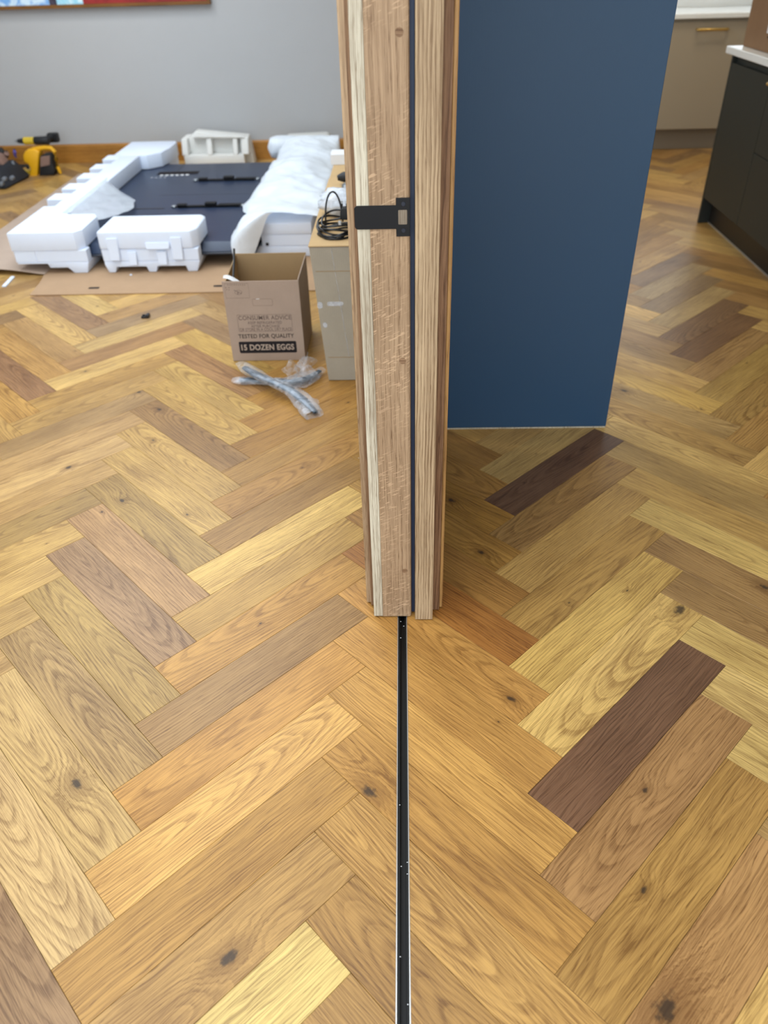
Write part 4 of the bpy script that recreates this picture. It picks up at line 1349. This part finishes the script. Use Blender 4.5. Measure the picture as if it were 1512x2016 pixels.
def sleeve(pts, widths, flat, seed, closed_ends=True):
    mb = MB()
    P = [Vector(p) for p in pts]
    n, seg = 18, 40

    def at(t):
        f = t * (len(P) - 1)
        i = min(int(f), len(P) - 2)
        k = f - i
        return P[i].lerp(P[i + 1], k), widths[i] * (1 - k) + widths[i + 1] * k, (P[i + 1] - P[i]).normalized()

    def fn(u, v):
        c, w, d = at(v)
        s = Vector((d.y, -d.x, 0)).normalized()
        a = 2 * math.pi * u
        nz = 1 + 0.22 * noise.noise(Vector((v * 9 + seed, math.cos(a) * 1.5, math.sin(a) * 1.5)))
        p = c + s * math.cos(a) * w * nz + Vector((0, 0, 1)) * math.sin(a) * w * flat * nz
        p.z = max(p.z, 0.0012)
        return tuple(p)
    return mb.grid(fn, n, seg, closed_u=True)


def footbar(pts, widths, flat):
    mb = MB()
    mb.tube(pts, widths, 10, flat=flat)
    return mb


def fp(px, py, z):
    q = zpl(px, py, z)
    return (q.x, q.y, z)


f1 = thing('wrapped_tv_stand', fp(545, 765, 0.0), 'grey metal television foot in a clear sleeve, lying on top of the other', 'tv foot')
a_ = [fp(482, 724, 0.045), fp(505, 738, 0.048), fp(540, 753, 0.048), fp(572, 768, 0.040), fp(600, 790, 0.024), fp(622, 812, 0.013)]
footbar(a_, [0.014, 0.019, 0.016, 0.018, 0.018, 0.010], 0.55).build('foot_bar', 'foot', f1, smooth=True)
a2 = [fp(473, 716, 0.036), fp(490, 728, 0.046), fp(520, 745, 0.048), fp(560, 762, 0.044), fp(585, 778, 0.034), fp(605, 800, 0.020), fp(618, 818, 0.012)]
sleeve(a2, [0.020, 0.032, 0.024, 0.026, 0.034, 0.044, 0.036], 0.55, 2.0).build('sleeve', 'bag', f1, smooth=True, sharp=80)
m = MB()
m.grid(lambda u, v: tuple(Vector(fp(594 + 34 * u + 3 * v, 795 + 26 * v - 4 * u, 0.012)) + Vector((0, 0, 0.014 * math.sin(3 * u) + 0.006 * math.sin(7 * v + 2 * u)))), 10, 10)
m.build('sleeve_flap', 'bag', f1, smooth=True, sharp=80)
f2 = thing('wrapped_tv_stand', fp(545, 745, 0.0), 'grey metal television foot in a clear sleeve, pinned underneath the other', 'tv foot')
b_ = [fp(472, 748, 0.014), fp(500, 748, 0.015), fp(540, 750, 0.015), fp(575, 752, 0.016), fp(605, 745, 0.016), fp(630, 730, 0.018)]
footbar(b_, [0.012, 0.016, 0.015, 0.017, 0.016, 0.010], 0.6).build('foot_bar', 'foot', f2, smooth=True)
b2_ = [fp(459, 748, 0.012), fp(478, 749, 0.016), fp(510, 750, 0.017), fp(560, 752, 0.019), fp(590, 750, 0.020), fp(612, 741, 0.020), fp(634, 727, 0.018)]
sleeve(b2_, [0.016, 0.026, 0.022, 0.026, 0.046, 0.036, 0.018], 0.55, 7.0).build('sleeve', 'bag', f2, smooth=True, sharp=80)
q = fp(565, 766, 0.002)
MB().box(q[0] - 0.004, q[0] + 0.006, q[1] - 0.008, q[1] + 0.002, 0.002, 0.010).build('yellow_sticker', 'yellow', f2, bevel=0.0008, label='small yellow sticker')
# crumpled bag mouth sticking up between the feet
m = MB()


def tuft(u, v):
    p = Vector(fp(560 + 60 * u, 752 - 12 * u, 0.04))
    h = v * (0.03 + 0.05 * abs(math.sin(5.2 * u + 0.7)))
    p += Vector((0.012 * math.sin(8 * v + 6 * u), 0.03 * v + 0.016 * math.sin(9 * u + 4 * v), h))
    return tuple(p)


m.grid(tuft, 22, 12)
m.build('sleeve_end', 'bag', f2, smooth=True, sharp=80)
m = MB()
c0, c1 = fp(588, 735, 0.02), fp(605, 709, 0.03)
m.grid(lambda u, v: (c0[0] + (c1[0] - c0[0]) * v + 0.045 * (u - 0.5) * (1.3 - v), c0[1] + (c1[1] - c0[1]) * v, 0.018 + 0.035 * v + 0.012 * math.sin(6 * u + 3 * v)), 10, 10)
m.build('sleeve_end', 'bag', f2, smooth=True, sharp=80)

# ------------------------------------------------------------------ bits on the floor
q = zpl(287, 625)
c = thing('plastic_clip', (q.x, q.y, 0), 'small black plastic clip alone on the boards by the cardboard sheet', 'clip')
MB().prism([(q.x - 0.018, 0.0008), (q.x + 0.018, 0.0008), (q.x + 0.018, 0.016), (q.x + 0.004, 0.016), (q.x + 0.004, 0.010), (q.x - 0.018, 0.010)], 'Y', q.y - 0.014, q.y + 0.016).build('clip_body', 'black_plastic', c, bevel=0.0015)
MB().cyl((q.x - 0.008, q.y, 0.010), (q.x - 0.008, q.y, 0.014), 0.005, n=10).build('stud', 'black_plastic', c)
p0, p1 = zpl(8, 566), zpl(26, 547)
dv = (p1 - p0).normalized()
sv = Vector((dv.y, -dv.x, 0)) * 0.011
m = MB().hexa([p0 - sv + Vector((0, 0, .001)), p0 + sv + Vector((0, 0, .001)), p1 + sv + Vector((0, 0, .001)), p1 - sv + Vector((0, 0, .001))],
              [p0 - sv * .8 + Vector((0, 0, .01)), p0 + sv * .8 + Vector((0, 0, .01)), p1 + sv * .8 + Vector((0, 0, .01)), p1 - sv * .8 + Vector((0, 0, .01))])
tag(m.build('foam_strip', 'foam', bevel=0.002), 'thin white foam strip on the floor in front of the bent cardboard flap', 'foam strip')
q = zpl(258, 543, sheet_z)
m = MB().tube([(q.x - 0.006, q.y, sheet_z + 0.004), (q.x, q.y + 0.001, sheet_z + 0.005), (q.x + 0.006, q.y, sheet_z + 0.004)], [0.002, 0.005, 0.003], 8)
tag(m.build('foam_crumb', 'foam', smooth=True), 'small white foam crumb on the cardboard sheet edge', 'crumb')

# ------------------------------------------------------------------ tools by the wall
tl = thing('yellow_tool', (-2.80, 6.35, 0), 'yellow and black power tool with an arched handle standing by the skirting', 'power tool')


def at6(px, py, y=6.35):
    q = ypl(px, py, y)
    return (q.x, q.z)


def poly6(pts, y=6.35):
    return [at6(a, b, y) for a, b in pts]


m = MB().prism(poly6([(60, 350), (76, 349), (78, 318), (80, 298), (72, 293), (60, 292), (52, 296), (48, 304), (49, 316), (58, 322), (63, 330)]), 'Y', 6.32, 6.41)
m.build('motor_housing', 'yellow', tl, bevel=0.010, seg=3, smooth=True)
pts = [at6(a, b) for a, b in ((56, 298), (70, 294), (88, 291), (100, 292), (107, 299), (110, 314), (113, 328), (119, 342))]
MB().tube([(x, 6.355, z) for x, z in pts], [0.016, 0.017, 0.016, 0.016, 0.015, 0.014, 0.014, 0.011], 10).build('handle', 'yellow', tl, smooth=True)
MB().prism(poly6([(81, 345), (110, 342), (111, 333), (106, 318), (104, 302), (83, 304)]), 'Y', 6.31, 6.42).build('battery', 'rubber', tl, bevel=0.008, seg=2, smooth=True)
MB().prism(poly6([(84, 326), (102, 322), (102, 304), (84, 306)]), 'Y', 6.303, 6.3095).build('side_plate', 'pouch', tl, bevel=0.002)
MB().cyl((at6(58, 328)[0], 6.315, at6(58, 328)[1]), (at6(58, 328)[0], 6.3195, at6(58, 328)[1]), 0.012, n=14).build('knob', 'rubber', tl)
MB().box(at6(43, 340)[0], at6(60, 340)[0], 6.33, 6.40, 0.012, 0.032).build('base_plate', 'yellow_soft', tl, bevel=0.003)

ztop = at6(88, 291)[1] + 0.017
dr = thing('cordless_drill', (-2.82, 6.36, ztop), 'yellow and black cordless drill lying on top of the yellow tool', 'drill')
zc = at6(60, 280)[1] + 0.006


def dx(px):
    return at6(px, 280)[0]


MB().cyl((dx(28), 6.37, zc), (dx(44), 6.37, zc), 0.006, 0.012, 12).build('bit', 'steel', dr)
MB().cyl((dx(33), 6.37, zc), (dx(47), 6.37, zc), 0.013, 0.022, 18).build('chuck', 'rubber', dr, bevel=0.002, smooth=True)
MB().cyl((dx(46), 6.37, zc), (dx(66), 6.37, zc), 0.027, 0.027, 18).build('gear_ring', 'yellow_soft', dr, bevel=0.003, smooth=True)
MB().cyl((dx(66), 6.37, zc), (dx(95), 6.37, zc), 0.029, 0.031, 18).build('motor', 'rubber', dr, bevel=0.008, seg=2, smooth=True)
MB().tube([(dx(78), 6.39, zc), (dx(82), 6.45, zc - 0.004), (dx(86), 6.52, zc - 0.008)], [0.022, 0.020, 0.022], 12).build('grip', 'rubber', dr, smooth=True)
MB().box(dx(76), dx(96), 6.52, 6.58, zc - 0.045, zc + 0.02).build('battery', 'rubber', dr, bevel=0.006)

tbag = thing('tool_bag', (-3.15, 6.15, 0), 'black canvas tool bag with pouches beside the skirting', 'tool bag')
m = MB().hexa([(-3.55, 5.86, 0.002), (-2.90, 5.90, 0.002), (-2.87, 6.30, 0.002), (-3.55, 6.42, 0.002)],
              [(-3.50, 5.92, 0.13), (-2.985, 6.00, 0.115), (-2.945, 6.26, 0.135), (-3.50, 6.38, 0.14)])
m.build('bag_body', 'canvas', tbag, bevel=0.03, seg=3, smooth=True)
for px, py in ((4, 361), (9, 352), (24, 350)):
    q = ypl(px, py, 5.895)
    MB().cyl((q.x, 5.875, q.z), (q.x, 5.91, q.z), 0.014, n=12).build('rivet', 'port', tbag, bevel=0.002)
m = MB().prism([(-3.30, 0.12), (-2.985, 0.12), (-3.02, 0.185), (-3.12, 0.215), (-3.30, 0.20)], 'Y', 6.12, 6.24)
m.build('leather_pouch', 'pouch', tbag, bevel=0.012, seg=2, smooth=True, label='pinkish brown pouch on the bag')
for (px, py, rr2, mt, y) in ((12, 304, 0.022, 'pouch', 6.27), (28, 300, 0.013, 'purple', 6.26), (2, 298, 0.024, 'rubber', 6.285), (25, 322, 0.012, 'port', 6.05)):
    q = ypl(px, py, y)
    h = thing('hand_tool', (q.x, y, 0.12), {'pouch': 'brown gripped hand tool poking up from the tool bag', 'purple': 'purple handled tool poking up from the tool bag', 'rubber': 'black handled tool poking up from the tool bag', 'port': 'grey metal tool lying on the tool bag edge'}[mt], 'hand tool')
    MB().tube([(q.x, y + 0.01, 0.145), (q.x, y, 0.16), (q.x + 0.004, y, q.z), (q.x + 0.006, y, q.z + 0.02)], [rr2 * 0.5, rr2 * 0.7, rr2, rr2 * 0.6], 10).build('handle', mt, h, smooth=True)
    MB().cyl((q.x + 0.006, y, q.z + 0.018), (q.x + 0.007, y, q.z + 0.026), rr2 * 0.5, n=10).build('end_cap', 'rubber', h)

# ------------------------------------------------------------------ kitchen
CY = 6.72
xs = [0.765, 1.375, 1.985, 2.595, 3.205]
lab = {1.985: 'taupe kitchen base unit with a brass bar handle, facing the end of the dark island',
       1.375: 'taupe kitchen base unit hidden behind the blue door panel', 0.765: 'taupe base unit at the wall end of the run',
       2.595: 'taupe kitchen base unit behind the dark island', 3.205: 'taupe base unit in the far corner past the island'}
for x in xs:
    cbn = thing('kitchen_cabinet', (x + 0.305, 7.0, 0), lab[x], 'cabinet', 'taupe base units along the kitchen wall')
    MB().box(x, x + 0.609, CY + 0.021, 7.355, 0.15, 0.893).build('carcass', 'taupe', cbn)
    dd = MB().box(x + 0.0015, x + 0.6075, CY, CY + 0.02, 0.155, 0.872).build('door', 'taupe', cbn, bevel=0.0015)
    hx = x + 0.305
    hb_ = MB().tube([(hx - 0.108, CY - 0.001, 0.824), (hx - 0.108, CY - 0.028, 0.824), (hx - 0.100, CY - 0.034, 0.824), (hx + 0.100, CY - 0.034, 0.824), (hx + 0.108, CY - 0.028, 0.824), (hx + 0.108, CY - 0.001, 0.824)], 0.009, 10)
    hb_.build('handle', 'brass', dd, smooth=True, label='brass bar handle')
tag(MB().prism([(CY + 0.055, 0.001), (CY + 0.055, 0.148), (CY + 0.07, 0.148), (CY + 0.07, 0.001)], 'X', 0.765, 3.81).build('cabinet_plinth', 'taupe_dark', bevel=0.001), 'long taupe plinth under the kitchen base units', 'plinth')
wt = thing('kitchen_worktop', (2.3, 7.0, 0.895), 'white quartz worktop on the taupe base units', 'worktop')
MB().box(0.75, 3.83, CY - 0.03, 7.358, 0.8945, 0.9245).build('slab', 'quartz', wt, bevel=0.002)
MB().box(0.75, 3.83, 7.34, 7.358, 0.9247, 1.02).build('upstand', 'quartz', wt, bevel=0.002)

isl = thing('kitchen_island', (2.3, 3.7, 0), 'dark green black kitchen island with brass handles', 'kitchen island')
IX = 1.762
IY0, IY1 = 2.6, 4.775
MB().box(IX + 0.022, 2.70, IY0, IY1 - 0.021, 0.14, 0.868).build('carcass', 'dark_cab', isl)
MB().box(IX, 2.70, IY1 - 0.02, IY1, 0.001, 0.868).build('end_panel', 'dark_cab', isl, bevel=0.001)
MB().box(IX + 0.060, 2.66, IY0 + 0.02, IY1 - 0.022, 0.001, 0.138).build('plinth', 'dark_plinth', isl)
MB().box(IX + 0.056, IX + 0.0598, IY0 + 0.02, IY1 - 0.022, 0.001, 0.008).build('plinth_reflection', 'alu', isl, label='thin bright strip in place of a reflection along the plinth foot')  # bright strip added for the reflected line along the foot
yd = [4.753, 4.205, 3.40, 2.6]
for i in range(3):
    a, b = yd[i + 1] + 0.002, yd[i] - 0.002
    fr_ = [(0.145, 0.833)] if i == 0 else [(0.145, 0.497), (0.501, 0.833)]
    for z0_, z1_ in fr_:
        d_ = MB().box(IX, IX + 0.02, a, b, z0_, z1_).build('side_panel' if i == 0 else 'drawer_front', 'dark_cab', isl, bevel=0.0012)
        if i == 0:
            continue
        hy = b - 0.115 if z1_ > 0.6 else (a + b) / 2
        hz = z1_ - 0.022
        MB().tube([(IX - 0.001, hy - 0.075, hz), (IX - 0.028, hy - 0.075, hz), (IX - 0.034, hy - 0.068, hz), (IX - 0.034, hy + 0.068, hz), (IX - 0.028, hy + 0.075, hz), (IX - 0.001, hy + 0.075, hz)], 0.008, 10).build('handle', 'brass', d_, smooth=True, label='brass bar handle')
iw = MB().box(IX - 0.018, 2.74, IY0 - 0.03, 4.835, 0.8695, 0.9035).build('island_worktop', 'quartz', bevel=0.003)
tag(iw, 'white quartz worktop slab on the dark island', 'worktop')
cx = thing('island_carton', (2.05, 4.5, 0.904), 'brown carton with a white label standing on the island worktop', 'cardboard box')
qx = zpl(1456, 86, 0.904)
KX = 1.815
MB().box(KX, 2.35, 4.05, 4.80, 0.9042, 1.30).build('carton_body', 'card_brown', cx, bevel=0.003)
MB().box(KX - 0.0012, KX - 0.0002, 4.10, 4.52, 0.985, 1.20).build('paper_label', 'white_paper', cx, label='white paper label')
for i in range(3):
    MB().box(KX - 0.0009, KX - 0.0002, 4.15, 4.50 - 0.03 * i, 0.965 - 0.016 * i, 0.973 - 0.016 * i).build('printed_line', 'ink', cx)
MB().box(KX, 2.35, 4.42, 4.47, 1.3003, 1.3008).build('tape', 'tape', cx)
